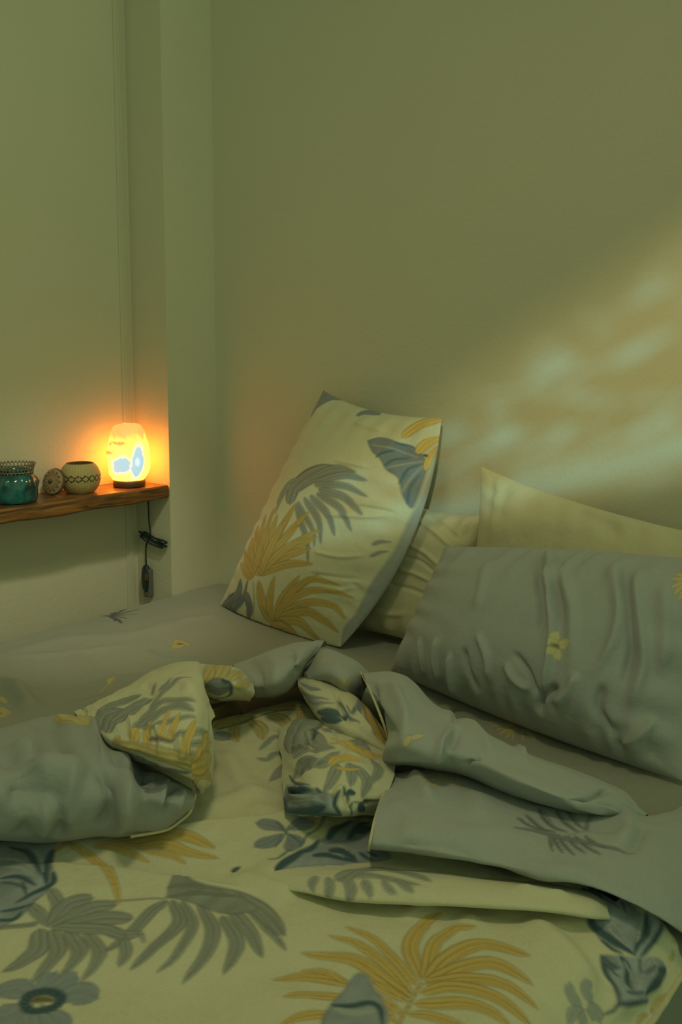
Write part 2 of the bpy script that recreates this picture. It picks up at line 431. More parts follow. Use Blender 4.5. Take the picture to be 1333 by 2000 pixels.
# ================================================================== salt lamp
LX, LY = -.078, -.296
lamp = empty('salt_lamp', (LX, LY, ST), 'glowing orange salt crystal lamp on a round wooden base at the end of the shelf', 'lamp')
M_LBASE = plain('lamp_base_wood', (.09, .05, .025), .5, .3, 40)
M_BLACK = plain('black_plastic', (.012, .028, .03), .4, .1, 50)
G, TH = lathe_grid([(0, .0005), (.046, .0005), (.049, .003), (.049, .018), (.047, .022), (.0, .022)], 64)
grid_mesh('base', G+np.array([LX, LY, ST]), M_LBASE, lamp, wrap=True)
def crystal():
    hs = [0, .0, .004, .02, .045, .075, .105, .13, .152, .166, .172, .172]
    rs = [0, .040, .048, .058, .065, .066, .062, .056, .050, .041, .026, 0]
    t = np.linspace(0, 1, len(hs)); tt = np.linspace(0, 1, 110)
    M = cr_matrix(len(hs), 110); prof = M @ np.stack([rs, hs], 1); prof[:, 0] = np.clip(prof[:, 0], 0, None)
    G, TH = lathe_grid(prof, 150)
    z = G[..., 2]; 
    cx, cy, r = np.cos(TH), np.sin(TH), np.hypot(G[..., 0], G[..., 1])
    n1 = fbm(cx*1.7+z*14+5, cy*1.7+z*9+2, 21, 3); n2 = fbm(cx*5+z*60, cy*5+40*z, 31, 3)
    rr = r*(1+.13*n1+.05*n2)
    # flat cleavage faces
    for a, d in ((.6, .058), (2.2, .055), (3.9, .06), (5.2, .054), (-.75, .060)):
        pr = np.cos(TH-a)*rr; rr = np.where(pr > d, rr*(d+(pr-d)*.25)/np.maximum(pr, 1e-6), rr)
    G2 = np.stack([rr*cx, rr*cy, z+.006*n1*(z > .1)], -1)
    c = np.zeros(G.shape)
    h = z/.172
    orange = np.array((4.5, 1.1, .10)); yellow = np.array((9.5, 2.5, .22)); salmon = np.array((1.0, .42, .11)); cyan = np.array((.33, .66, .76)); white = np.array((.62, .88, .92))
    k = np.clip((h-.45)/.45+.45*n1, 0, 1)[..., None]
    c = yellow*(1-k)+orange*k
    k = np.clip((h-.62)/.22+.55*n1+.3*n2, 0, 1)[..., None]*.9; c = c*(1-k)+salmon*k
    def spot(ang, hz, wa, wz, colr, p=1, tilt=0):
        nonlocal c
        da = (TH-ang+np.pi) % (2*np.pi)-np.pi+.22*n1+.07*n2-tilt*(z-hz)
        k = np.exp(-((da/wa)**2+((z-hz+.007*n2+.006*n1)/wz)**2)**1.4)*p; k = np.clip(k*2.6-.15, 0, 1)[..., None]
        c = c*(1-k)+colr*k
    toc = math.atan2(CAM[1]-LY, CAM[0]-LX)
    spot(toc-.36, .052, .46, .023, cyan); spot(toc-.55, .040, .30, .013, cyan); spot(toc+.47, .062, .31, .046, cyan, 1, 1.5); spot(toc+.42, .060, .10, .012, white)
    spot(toc-.95, .095, .25, .005, salmon, .8); spot(toc-.6, .118, .5, .006, np.array((1.6, .42, .09)), .7)
    o = grid_mesh('crystal', G2+np.array([LX, LY, ST+.021]), M_SALT, lamp, wrap=True)
    at = o.data.color_attributes.new('glow', 'FLOAT_COLOR', 'POINT')
    cc = np.ones((c.shape[0]*c.shape[1], 4), np.float32); cc[:, :3] = c.reshape(-1, 3); at.data.foreach_set('color', cc.ravel())
    o['label'] = 'rough glowing salt crystal'
def salt_mat():
    m, N, L, b = mat('lit_salt_crystal')
    at = N.new('ShaderNodeAttribute'); at.attribute_name = 'glow'
    b.inputs['Base Color'].default_value = (.5, .25, .12, 1); b.inputs['Roughness'].default_value = .45
    L.new(at.outputs['Color'], b.inputs['Emission Color']); b.inputs['Emission Strength'].default_value = 1.0
    tc = N.new('ShaderNodeTexCoord'); n2 = N.new('ShaderNodeTexNoise'); n2.inputs['Scale'].default_value = 60
    L.new(tc.outputs['Object'], n2.inputs['Vector']); bp = N.new('ShaderNodeBump'); bp.inputs['Strength'].default_value = .4; bp.inputs['Distance'].default_value = .004
    L.new(n2.outputs[0], bp.inputs['Height']); L.new(bp.outputs[0], b.inputs['Normal'])
    return m
M_SALT = salt_mat()
crystal()
# cord: over the back of the shelf end, down the jamb, tied in loops, then the switch and the plug
CX = -.088
def jam(px, py, y=NY-.012): return at_axis(px, py, 1, y)
cpts = [(LX-.02, LY+.045, ST+.008), (LX-.045, LY+.068, ST+.006), (-.125, NY-.009, ST+.008), (-.122, NY-.0033, ST-.004), (-.112, NY-.0033, ST-.043), (-.104, NY-.006, ST-.06),
        jam(290, 985), jam(291, 1015), jam(294, 1042), jam(291, 1052), jam(286, 1064), jam(285, 1082), jam(286, 1104)]
tube('cord', cpts, .0026, M_BLACK, lamp)
for k, (ax, bx, ay, by, dy) in enumerate([(272, 322, 1038, 1066, 0), (276, 326, 1044, 1060, .006), (274, 318, 1046, 1070, -.004), (280, 326, 1040, 1068, .009)]):
    a = jam(ax, ay, NY-.016+dy*.6); b = jam(bx, by, NY-.016+dy*.6)
    th = np.linspace(0, 2*np.pi, 40); d = b-a; up = np.array([.0, .25, 1.]); up = up/np.linalg.norm(up)*.0075
    L = (a+b)/2+np.cos(th)[:, None]*d/2+(np.sin(th)*(.6+.4*np.cos(th+k)))[:, None]*up
    tube('cord_loop', L, .0027, M_BLACK, lamp, smooth=False)
def pod(name, c, dims, m, parent, ex=.7):
    th = np.linspace(0, 2*np.pi, 32, endpoint=False); ph = np.linspace(-np.pi/2, np.pi/2, 24)
    P, T = np.meshgrid(ph, th, indexing='ij')
    f = lambda v: np.sign(v)*np.abs(v)**ex
    G = np.stack([dims[0]*f(np.cos(P))*f(np.cos(T)), dims[1]*f(np.cos(P))*f(np.sin(T)), dims[2]*f(np.sin(P))], -1)
    return grid_mesh(name, G+np.asarray(c), m, parent, wrap=True)
sw = pod('switch', jam(286, 1130, NY-.016), (.017, .012, .045), M_BLACK, lamp, .75)
pod('rocker', jam(286, 1128, NY-.027), (.007, .004, .012), M_LBASE, sw, .6)
M_PLUG = plain('grey_plastic', (.12, .13, .11), .5, .1, 50)
pg = boxes('plug', [((-.118, NY-.020, .483), (-.088, NY-.001, .575))], M_PLUG, lamp, bevel=.004); pg['label'] = 'grey plastic plug'
tube('plug_lead', [jam(286, 1152, NY-.016), jam(285, 1165, NY-.018), (-.10, NY-.012, .50), (-.10, NY-.012, .486)], .0026, M_BLACK, lamp)

# ================================================================== woven pot and its lid
PX, PY = -.090, -.464
pot = empty('woven_pot', (PX, PY, ST), 'small round beige woven pot with a dark zigzag band, open, between lamp and jar', 'pot')
def woven(name):
    m, N, L, b = mat(name)
    at = N.new('ShaderNodeAttribute'); at.attribute_name = 'print'
    L.new(at.outputs['Color'], b.inputs['Base Color']); b.inputs['Roughness'].default_value = .85
    tc = N.new('ShaderNodeTexCoord'); n2 = N.new('ShaderNodeTexNoise'); n2.inputs['Scale'].default_value = 180
    L.new(tc.outputs['Object'], n2.inputs['Vector']); bp = N.new('ShaderNodeBump'); bp.inputs['Strength'].default_value = .6; bp.inputs['Distance'].default_value = .003
    L.new(n2.outputs[0], bp.inputs['Height']); L.new(bp.outputs[0], b.inputs['Normal'])
    return m
M_WOVEN = woven('woven_straw')
def setcol(o, c):
    at = o.data.color_attributes.new('print', 'FLOAT_COLOR', 'POINT')
    cc = np.ones((c.reshape(-1, 3).shape[0], 4), np.float32); cc[:, :3] = c.reshape(-1, 3); at.data.foreach_set('color', cc.ravel())
def make_pot():
    rs = [0, .034, .044, .054, .0585, .057, .050, .042, .038]; hs = [0, 0, .006, .022, .042, .060, .076, .085, .088]
    prof = cr_matrix(9, 90) @ np.stack([rs, hs], 1); prof[:, 0] = np.clip(prof[:, 0], 0, None)
    fn = lambda R, Z, T: (R*(1+.012*np.cos(T*40)*np.clip(Z/.02, 0, 1)*np.sin(Z*700)), Z)
    G, TH = lathe_grid(prof, 200, fn)
    z = G[..., 2]
    c = np.ones(G.shape)*np.array((.40, .31, .13))*(1+.10*np.cos(TH*40)[..., None])
    u = (TH*18/(2*np.pi)) % 1; tri = np.abs(u-.5)*2
    v = (z-.046)/.010
    band = (np.abs(np.abs(v)-(.15+.75*tri)) < .22) & (np.abs(v) < 1.15)
    c[band] = (.045, .035, .025)
    c[(z > .0868)] = (.14, .08, .04)
    o = grid_mesh('body', G+np.array([PX, PY, ST+.0003]), M_WOVEN, pot, wrap=True); setcol(o, c)
    # inner wall and floor
    prof = [(.038, .088), (.036, .089), (.034, .086), (.045, .07), (.05, .045), (.042, .02), (0, .012)]
    G, TH = lathe_grid(prof, 96); c = np.ones(G.shape)*np.array((.16, .11, .06)); c[:3] = (.11, .06, .03)
    o = grid_mesh('rim', G+np.array([PX, PY, ST]), M_WOVEN, pot, wrap=True, flip=False); setcol(o, c)
    o['label'] = 'dark stitched rim and lining'
make_pot()
lid = empty('round_lid', (PX-.0, PY-.072, ST), 'round patterned woven lid leaning upright against the left of the pot', 'lid')
def make_lid():
    prof = [(0, .013), (.012, .0128), (.024, .011), (.034, .008), (.0385, .004), (.040, 0), (.0385, -.003), (.03, -.0035), (0, -.0035)]
    M = cr_matrix(9, 60); prof = M @ np.array(prof); prof[:, 0] = np.clip(prof[:, 0], 0, None)
    G, TH = lathe_grid(prof, 120); r = np.hypot(G[..., 0], G[..., 1])
    c = np.ones(G.shape)*np.array((.30, .20, .10))
    u = (TH*12/(2*np.pi)) % 1; tri = np.abs(u-.5)*2
    c[(np.abs((r-.024)/.007-(tri*2-1)) < .35)] = (.06, .04, .03)
    c[r > .037] = (.09, .05, .03); c[r < .006] = (.08, .05, .03)
    # stand it on edge: disc axis points left-down, top leaning towards the pot
    t = math.radians(72)
    ax = np.array([0.25, -math.cos(math.radians(14)), .28]); ax /= np.linalg.norm(ax)
    e1 = np.cross(ax, [0, 0, 1]); e1 /= np.linalg.norm(e1); e2 = np.cross(ax, e1)
    if e2[2] < 0: e2 = -e2
    W = G[..., :1]*e1+G[..., 1:2]*e2+G[..., 2:]*ax
    W[..., 2] -= W[..., 2].min()
    o = grid_mesh('disc', W+np.array([PX-.012, PY-.082, ST+.0003]), M_WOVEN, lid, wrap=True); setcol(o, c)
    k = e2*0
    kb = pod('knob', np.array([PX-.012, PY-.082, ST+.0003])+np.array([0, 0, .0395])+ax*.015, (.006, .006, .006), M_LBASE, lid, 1)
make_lid()

# ================================================================== teal glass jar with lace rim
JX, JY = -.078, -.682
jar = empty('glass_jar', (JX, JY, ST), 'teal glass jar with lacy pewter rim at the left of the shelf', 'jar')
def glass_mat():
    m, N, L, b = mat('teal_glass')
    tc = N.new('ShaderNodeTexCoord'); nz = N.new('ShaderNodeTexNoise'); nz.inputs['Scale'].default_value = 18; L.new(tc.outputs['Object'], nz.inputs['Vector'])
    cr = N.new('ShaderNodeValToRGB'); cr.color_ramp.elements[0].color = (.008, .05, .055, 1); cr.color_ramp.elements[1].color = (.02, .20, .20, 1)
    cr.color_ramp.elements[0].position = .35; cr.color_ramp.elements[1].position = .65
    L.new(nz.outputs[0], cr.inputs[0]); L.new(cr.outputs[0], b.inputs['Base Color'])
    b.inputs['Roughness'].default_value = .08; b.inputs['Transmission Weight'].default_value = .35; b.inputs['Coat Weight'].default_value = .5
    return m
M_GLASS = glass_mat()
M_PEWTER = plain('tarnished_pewter', (.24, .22, .16), .38, .4, 60, .5, 120, metal=.6)
def make_jar():
    rs = [0, .045, .055, .058, .059, .056, .050, .044, .043]; hs = [0, 0, .006, .024, .046, .062, .074, .084, .092]
    prof = cr_matrix(9, 90) @ np.stack([rs, hs], 1); prof[:, 0] = np.clip(prof[:, 0], 0, None)
    def fn(R, Z, T):
        k = np.exp(-((Z-.060)/.014)**2)
        return R*(1+.13*k*np.maximum(0, np.cos(T*6))**2+.02*np.cos(T*6+Z*60)), Z
    G, TH = lathe_grid(prof, 180, fn)
    grid_mesh('body', G+np.array([JX, JY, ST+.0003]), M_GLASS, jar, wrap=True)
    G, TH = lathe_grid([(.043, .092), (.040, .092), (.042, .08), (.05, .06), (.052, .03), (.04, .01), (0, .009)], 96)
    grid_mesh('lining', G+np.array([JX, JY, ST+.0003]), M_GLASS, jar, wrap=True)
    # lace collar: three rows of small rings, flared outwards, beaded on top
    V = []; Q = []; k = 0
    for row, (z, r0, n, rr) in enumerate(((.080, .0465, 30, .0055), (.0905, .0478, 30, .0058), (.1005, .0505, 32, .0058))):
        for i in range(n):
            a = 2*np.pi*(i+.5*(row % 2))/n; er = np.array([np.cos(a), np.sin(a), 0]); et = np.array([-np.sin(a), np.cos(a), 0]); ez = np.array([er[0]*.25, er[1]*.25, 1])
            th = np.linspace(0, 2*np.pi, 14, endpoint=False); ph = np.linspace(0, 2*np.pi, 6, endpoint=False)
            c = er*r0+np.array([0, 0, z])
            dirn = np.cos(th)[:, None]*et+np.sin(th)[:, None]*ez
            P = c+dirn[:, None]*(rr+.0013*np.cos(ph))[None, :, None]+er*(.0015*np.sin(ph))[None, :, None]
            V.append(P.reshape(-1, 3)); ii = np.arange(84).reshape(14, 6); a_ = np.roll(ii, -1, 0); b_ = np.roll(ii, -1, 1); c_ = np.roll(a_, -1, 1)
            Q.append(np.stack([ii, a_, c_, b_], -1).reshape(-1, 4)+k); k += 84
        if row == 2:
            for i in range(n):
                a = 2*np.pi*i/n; c = np.array([np.cos(a)*.053, np.sin(a)*.053, .1075])
                ph = np.linspace(-np.pi/2, np.pi/2, 7); th = np.linspace(0, 2*np.pi, 8, endpoint=False); A, B = np.meshgrid(ph, th, indexing='ij')
                P = c+.0032*np.stack([np.cos(A)*np.cos(B), np.cos(A)*np.sin(B), np.sin(A)], -1)
                V.append(P.reshape(-1, 3)); Q.append(grid_quads(7, 8, wrap=True)+k); k += 56
    o = mesh_np('rim', np.vstack(V)+np.array([JX, JY, ST]), np.vstack(Q), M_PEWTER, jar); o['label'] = 'lacy pewter rim'
make_jar()

# ================================================================== bed and sheet
BX = 1.835
bed = empty('bed', (BX/2, -1.0, 0), 'low double bed in the corner, its mattress hidden by the grey bedding', 'bed')
boxes('base', [((.012, -2.0, .06), (BX-.03, -.012, .27))], M_BASE, bed, bevel=.01)
boxes('mattress', [((.01, -2.01, .271), (BX-.022, -.01, .488))], M_MATT, bed, bevel=.02)
for x in (.08, BX-.1):
    for y in (-1.93, -.1): boxes('leg', [((x-.03, y-.03, 0), (x+.03, y+.03, .06))], M_BASE, bed)
def make_sheet():
    A = np.linspace(0, BX+.20, 640); Y = np.r_[np.linspace(-2.02, -1.25, 110)[:-1], np.linspace(-1.25, -.004, 560)]
    r = .045; x1 = BX-r
    def prof(a):
        if a < x1: return a+.004, ZB
        t = (a-x1)/r
        if t < math.pi/2: return x1+.004+r*math.sin(t), ZB-r*(1-math.cos(t))
        return x1+.004+r, ZB-r-(a-x1-r*math.pi/2)
    P = np.array([prof(a) for a in A])
    G = np.zeros((len(Y), len(A), 3)); G[..., 0] = P[None, :, 0]; G[..., 1] = Y[:, None]; G[..., 2] = P[None, :, 1]
    S = np.stack(np.meshgrid(A, Y), -1)
    c = Cloth(G, S)
    c.fill(GREYSHEET)
    mask = np.clip((BX-S[..., 0])/.1, .3, 1)
    c.wrinkle(.0035, 5, 9, 51, 3, mask)
    c.refresh()
    for pts, wd, h in [([(0, 1345), (100, 1362), (215, 1335), (300, 1318)], .02, .012), ([(60, 1395), (160, 1378), (250, 1350)], .018, .010),
                       ([(-60, 1330), (20, 1350), (75, 1400)], .022, .028), ([(-60, 1300), (120, 1250), (280, 1235), (420, 1190)], .03, .007),
                       ([(0, 1285), (150, 1275), (270, 1255)], .02, .006), ([(285, 1268), (330, 1285), (400, 1290)], .010, .010),
                       ([(140, 1268), (170, 1300), (215, 1330)], .02, .006), ([(350, 1215), (430, 1200)], .015, .004),
                       ([(1270, 1560), (1333, 1640), (1400, 1700)], .02, .006)]:
        c.crease(pts, wd, h); 
    c.refresh()
    K = lambda x, y: (x/2.777, 1180+y/2.777)
    for e in [(590, 30), (640, 15), (700, 15), (760, 25), (740, 55), (700, 80), (660, 105), (625, 95), (600, 75), (570, 65), (545, 65)]:
        c.stroke([K(600, 70), K((600+e[0])/2+8, (62+e[1])/2), K(*e)], 2.6, (.09, .085, .09), vein=0, edge=1)
    for e in [(925, 215), (960, 195), (1010, 205), (1025, 225), (950, 240)]:
        c.stroke([K(978, 215), K((978+e[0])/2, (215+e[1])/2), K(*e)], 13, PALEGOLD*.85, vein=.1)
    c.stroke([K(970, 215), K(985, 217)], 4, (.2, .13, .06), vein=0, shape=0)
    for q in [((0, 505), (40, 540)), ((0, 560), (50, 600)), ((0, 600), (30, 610))]: c.stroke([K(*q[0]), K(*q[1])], 9, PALEGOLD)
    for i in range(5): c.stroke([K(540+i*12, 480-i*12), K(575+i*15, 445-i*14)], 4, PALEGOLD)
    K = lambda x, y: (690+x/2.073, 1300+y/2.073)
    for e in [(550, 230), (560, 245), (575, 262), (595, 280), (620, 297), (645, 310), (690, 308), (740, 300), (780, 283), (800, 268), (815, 258), (760, 240), (720, 232), (610, 218), (640, 215)]:
        bx = 660 + (20 if e[0] > 670 else -10)
        c.stroke([K(bx, 262 if e[1] > 240 else 250), K((bx+e[0])/2, (250+e[1])/2-4), K(*e)], 5, PALEGOLD, vein=.15)
    o = c.build('bed_sheet', M_CLOTH)
    tag(o, 'grey cotton sheet with small palm and blossom motifs stretched over the mattress', 'sheet')
make_sheet()

# ================================================================== pillows
def pillow(name, bl, br, tr, tl, thick, label, seed, base_col, back_col, bulge=(1, 1), inset=(.03, .03, .03, .03), gather=.0045, res=170, flat_bottom=0, sag=0., group=None):
    """pillow of two cloth faces joined at a seam; returns root and the two unbuilt faces"""
    bl, br, tr, tl = [np.asarray(p, float) for p in (bl, br, tr, tl)]
    W = (np.linalg.norm(br-bl)+np.linalg.norm(tr-tl))/2; H = (np.linalg.norm(tl-bl)+np.linalg.norm(tr-br))/2
    nu = int(res*W/max(W, H)); nv = int(res*H/max(W, H))
    # denser sampling towards the seam
    def axis(n): t = np.linspace(-1, 1, n); return .72*np.sin(t*np.pi/2)+.28*t
    U, Vv = np.meshgrid(axis(nu), axis(nv))
    if not isinstance(inset, tuple): inset = (inset,)*4            # left, right, bottom, top; negative swells outwards
    iu = np.where(U < 0, inset[0], inset[1]); iv = np.where(Vv < 0, inset[2], inset[3])
    u = U*(1-iu*2/W*(1-Vv*Vv)*np.abs(U)**3); v = Vv*(1-iv*2/H*(1-U*U)*np.abs(Vv)**3)
    a = (u+1)/2; b = (v+1)/2
    P = ((1-a)*(1-b))[..., None]*bl+(a*(1-b))[..., None]*br+(a*b)[..., None]*tr+((1-a)*b)[..., None]*tl
    n = np.cross((br-bl)+(tr-tl), (tl-bl)+(tr-br)); n /= np.linalg.norm(n)
    T = ((1-np.abs(U)**2.6)**.62)*((1-np.abs(Vv)**2.6)**.62)
    T = T*(1-sag*Vv)
    S = np.stack([(U+1)/2*W, (Vv+1)/2*H], -1)
    edge = np.clip(np.minimum(1-np.abs(U), 1-np.abs(Vv))*6, 0, 1)
    faces = []
    for side in (1, -1):
        G = P+n*(side*thick*bulge[0 if side > 0 else 1]*T)[..., None]
        c = Cloth(G, S, flip=(side < 0)); c.mask = edge
        # gathers that radiate from the seams
        g = gather*np.exp(-((1-np.abs(Vv))/.22))*np.sin(S[..., 0]*95+4*vnoise(S[..., 0]*9, S[..., 1]*3, seed)+2*Vv)*(1-np.exp(-((1-np.abs(Vv))/.04)))
        g += gather*np.exp(-((1-np.abs(U))/.2))*np.sin(S[..., 1]*95+4*vnoise(S[..., 0]*3, S[..., 1]*9, seed+4)+2*U)*(1-np.exp(-((1-np.abs(U))/.04)))
        g += .006*fbm(S[..., 0]*5, S[..., 1]*5, seed+9, 3)*edge
        c.G = c.G+c.N*(g*edge)[..., None]
        c.refresh()
        c.fill(base_col if side > 0 else back_col)
        faces.append(c)
    low = min(float(f.G[..., 2].min()) for f in faces)
    if low < ZB+.004:
        for f in faces:
            z = f.G[..., 2]; lo = ZB+.004; soft = .035
            zz = lo+soft*np.log1p(np.exp(np.clip((z-lo)/soft, -40, 40)))
            k = np.clip((lo+.12-z)/.12, 0, 1)
            f.G[..., 2] = np.maximum(np.where(z < lo, lo+.002*np.exp(z-lo), z), lo)
            f.refresh()
    root = empty(name, tuple((bl+br)/2+np.array([0, 0, 0])), label, 'pillow', group)
    return root, faces[0], faces[1]

# --- patterned pillow
p1, f, bk = pillow('pillow', (.205, -.185, .508), (.745, -.262, .508), (.965, -.135, 1.108), (.500, -.045, 1.160), .088,
                   'cream pillow printed with grey and gold palm leaves, standing upright against the wall', 11, CREAM, GREY*1.0, bulge=(.95, .95), inset=(.012, -.075, -.022, .024), res=330)
K = lambda x, y: (400+x/2.4236, 720+y/2.4236)
for pts, wd, h in [([K(600, 430), K(720, 455), K(800, 470)], .006, .005), ([K(700, 650), K(800, 665), K(940, 690)], .006, -.006), ([K(560, 690), K(760, 700), K(900, 690)], .007, .006),
                   ([K(500, 860), K(640, 890), K(790, 880)], .006, .005), ([K(480, 970), K(640, 990), K(780, 1000)], .006, -.005), ([K(700, 250), K(860, 300)], .01, .006),
                   ([K(550, 1040), K(640, 1050), K(720, 1030)], .006, .004), ([K(690, 1000), K(740, 1060), K(720, 1130)], .008, -.006)]:
    f.crease(pts, wd, h)
f.refresh()
def PS(L, w_, c, **k): f.stroke([K(*p) for p in L], w_/2.4236, c, **k)
f.poly([K(*p) for p in [(500, 235), (520, 110), (570, 80), (665, 150), (600, 150), (550, 175)]], BLUE*.95)
PS([(720, 222), (770, 205), (830, 218)], 22, BLUE)
f.poly([K(*p) for p in [(770, 340), (840, 325), (920, 350), (1010, 395), (1055, 450), (1030, 560), (985, 660), (940, 610), (915, 520), (860, 480), (830, 430), (790, 390)]], BLUE*.85)
for L in [[(810, 420), (840, 400), (910, 385)], [(850, 460), (900, 430), (970, 425)], [(920, 545), (960, 480), (1035, 450)], [(900, 350), (980, 370), (1040, 415)], [(960, 640), (975, 560), (1020, 500)]]: PS(L, 12, TEAL*1.6, vein=0, edge=1)
for L in [[(790, 360), (880, 375), (1010, 420)], [(860, 470), (930, 455), (1030, 440)], [(930, 590), (975, 520), (1035, 460)]]: PS(L, 6, LIGHTBLUE, vein=0, edge=1)
for L, w_ in [([(935, 325), (1020, 265), (1130, 232)], 40), ([(1005, 400), (1050, 355), (1118, 325)], 42), ([(1045, 480), (1060, 430), (1105, 370)], 30)]: PS(L, w_, GOLD*1.1)
PS([(1040, 405), (1055, 418)], 14, TEAL, vein=0)
for L, w_ in [([(405, 640), (430, 560), (520, 500), (640, 480)], 70), ([(500, 520), (610, 475), (715, 490)], 36), ([(520, 540), (660, 505), (768, 530)], 36), ([(520, 550), (660, 555), (768, 605)], 34), ([(540, 570), (660, 610), (745, 692)], 40),
              ([(530, 590), (640, 660), (695, 768)], 36), ([(500, 600), (580, 690), (615, 790)], 34), ([(470, 610), (535, 710), (550, 828)], 32), ([(440, 630), (510, 760), (520, 840)], 26), ([(430, 640), (480, 800), (490, 920)], 26)]: PS(L, w_, SLATE)
for L, w_ in [([(420, 540), (370, 600), (330, 690)], 18), ([(440, 520), (390, 550), (340, 640)], 16)]: PS(L, w_, SLATE*1.1)
for e in [(490, 680), (545, 762), (530, 800), (500, 852), (510, 925), (430, 640), (400, 690), (345, 690), (300, 730), (250, 800), (215, 850), (185, 915), (440, 745), (470, 800), (380, 720)]:
    mx_, my_ = (265+e[0])/2, (965+e[1])/2-18
    PS([(262, 975), (mx_, my_), e], 38, GOLD*.92)
for e in [(290, 690), (255, 740), (225, 800), (190, 860), (170, 920), (330, 660), (180, 970)]:
    PS([(225, 990), ((235+e[0])/2-12, (985+e[1])/2), e], 30, GOLD*.88)
for L, w_ in [([(320, 1200), (400, 1090), (500, 1000), (640, 1025)], 36), ([(330, 1190), (450, 1070), (580, 1050), (702, 1085)], 38), ([(340, 1180), (480, 1110), (600, 1120), (668, 1185)], 38), ([(345, 1180), (480, 1150), (560, 1190), (632, 1247)], 42),
              ([(350, 1190), (450, 1200), (545, 1285)], 42), ([(310, 1225), (380, 1240), (455, 1288)], 60), ([(320, 1200), (270, 1100), (255, 1005)], 42), ([(320, 1190), (310, 1080), (330, 985)], 34), ([(330, 1180), (380, 1070), (450, 980)], 34),
              ([(335, 1180), (420, 1050), (540, 975)], 32)]: PS(L, w_, GOLD*.9)
PS([(230, 1010), (235, 1100), (232, 1180)], 6, GOLD*.8)
for L, w_ in [([(95, 1140), (150, 1080), (170, 1000)], 40), ([(120, 1150), (180, 1090), (205, 1000)], 24), ([(195, 1060), (210, 1130), (205, 1180)], 34), ([(110, 1120), (130, 1160), (180, 1190)], 30)]: PS(L, w_, BLUE*.8)
for L, w_ in [([(795, 835), (830, 820), (880, 820)], 16), ([(785, 890), (830, 870), (870, 865)], 14)]: PS(L, w_, SLATE)
f.poly([K(*p) for p in [(1150, 330), (1115, 360), (1055, 520), (1010, 640), (960, 730), (905, 850), (850, 930), (800, 1000), (755, 1080), (715, 1160), (655, 1240), (640, 1340), (760, 1340), (1000, 900), (1160, 560)]], GREY*.95, vein=.05, edge=.85)
f.build('printed_face', M_CLOTH, p1); bo = bk.build('grey_back', M_CLOTH, p1); bo['label'] = 'plain grey back of the pillowcase'

# --- gathered cream pillow
p2, f, bk = pillow('pillow', (.655, -.120, .507), (1.03, -.140, .507), (1.045, -.055, .862), (.800, -.05, .868), .085,
                   'plain cream gathered pillow squeezed behind the leaf printed pillow and the grey pillow', 23, CREAM*np.array((.98, .95, .92)), CREAM, bulge=(.95, .55), inset=.012, gather=.008, res=260)
for pts, wd, h in [([(810, 1010), (850, 1040), (890, 1075)], .006, .006), ([(830, 1005), (870, 1030), (905, 1060)], .006, -.005), ([(790, 1060), (830, 1080), (870, 1115)], .006, .006),
                   ([(770, 1110), (810, 1120), (850, 1140)], .006, .006), ([(755, 1140), (800, 1150), (840, 1165)], .006, -.005), ([(720, 1190), (770, 1200), (800, 1195)], .008, .005), ([(780, 1085), (820, 1095), (860, 1125)], .005, -.005)]: f.crease(pts, wd, h)
f.build('front_face', M_CLOTH, p2); bk.build('back_face', M_CLOTH, p2)

# --- large plain cream pillow
p3, f, bk = pillow('pillow', (1.05, -.205, .507), (1.76, -.225, .507), (1.76, -.070, .872), (1.040, -.070, .986), .07,
                   'large plain cream pillow with a pointed corner, propped on the wall behind the grey pillow', 35, CREAM*np.array((.96, .92, .86)), CREAM, bulge=(.7, .55), inset=.022, res=220)
for pts, wd, h in [([(940, 1040), (1050, 1020), (1180, 1040)], .03, .006), ([(1090, 975), (1160, 1010), (1230, 1060)], .02, -.005)]: f.crease(pts, wd, h)
f.build('front_face', M_CLOTH, p3); bk.build('back_face', M_CLOTH, p3)

# --- grey pillow in front
p4, f, bk = pillow('pillow', (.955, -.330, .512), (1.70, -.455, .512), (1.76, -.275, .878), (1.050, -.245, .812), .138,
                   'plump plain grey pillow with one cream blossom, lying in front of the cream pillows', 47, GREY, GREY, bulge=(1.0, .38), inset=(.015, .02, -.012, -.012), gather=.009, res=330, sag=.12)
for pts, wd, h in [([(1085, 1075), (1075, 1170), (1080, 1250), (1065, 1340), (1060, 1400)], .007, .013), ([(1064, 1080), (1058, 1180), (1050, 1260)], .010, -.010), ([(1118, 1068), (1110, 1160), (1118, 1260), (1110, 1330)], .012, .008),
                   ([(1100, 1080), (1095, 1180), (1098, 1240)], .009, -.008), ([(1205, 1090), (1210, 1180), (1195, 1260), (1150, 1330)], .012, .010), ([(1225, 1095), (1230, 1180), (1235, 1270), (1215, 1370)], .011, -.010),
                   ([(1250, 1100), (1245, 1200), (1255, 1300), (1225, 1420)], .012, .010), ([(1300, 1130), (1300, 1230), (1290, 1330)], .014, .007), ([(930, 1230), (950, 1280), (960, 1340)], .008, .007),
                   ([(855, 1240), (850, 1290), (870, 1340)], .008, .008), ([(905, 1260), (915, 1310), (940, 1355)], .008, -.008), ([(985, 1290), (1010, 1330), (1040, 1350)], .008, .008), ([(1000, 1270), (1030, 1310), (1055, 1370)], .007, -.008),
                   ([(1095, 1340), (1060, 1360), (1055, 1400)], .009, -.012), ([(1130, 1310), (1110, 1350), (1080, 1375)], .009, .010), ([(1290, 1400), (1240, 1440), (1210, 1455)], .01, .008), ([(960, 1090), (940, 1150), (925, 1200)], .012, .004),
                   ([(880, 1270), (880, 1320), (905, 1370)], .007, .008), ([(820, 1240), (825, 1290), (840, 1330)], .008, .006), ([(1180, 1330), (1170, 1390), (1215, 1440)], .01, -.008)]:
    f.crease(pts, wd*.9, h*1.5)
f.refresh()
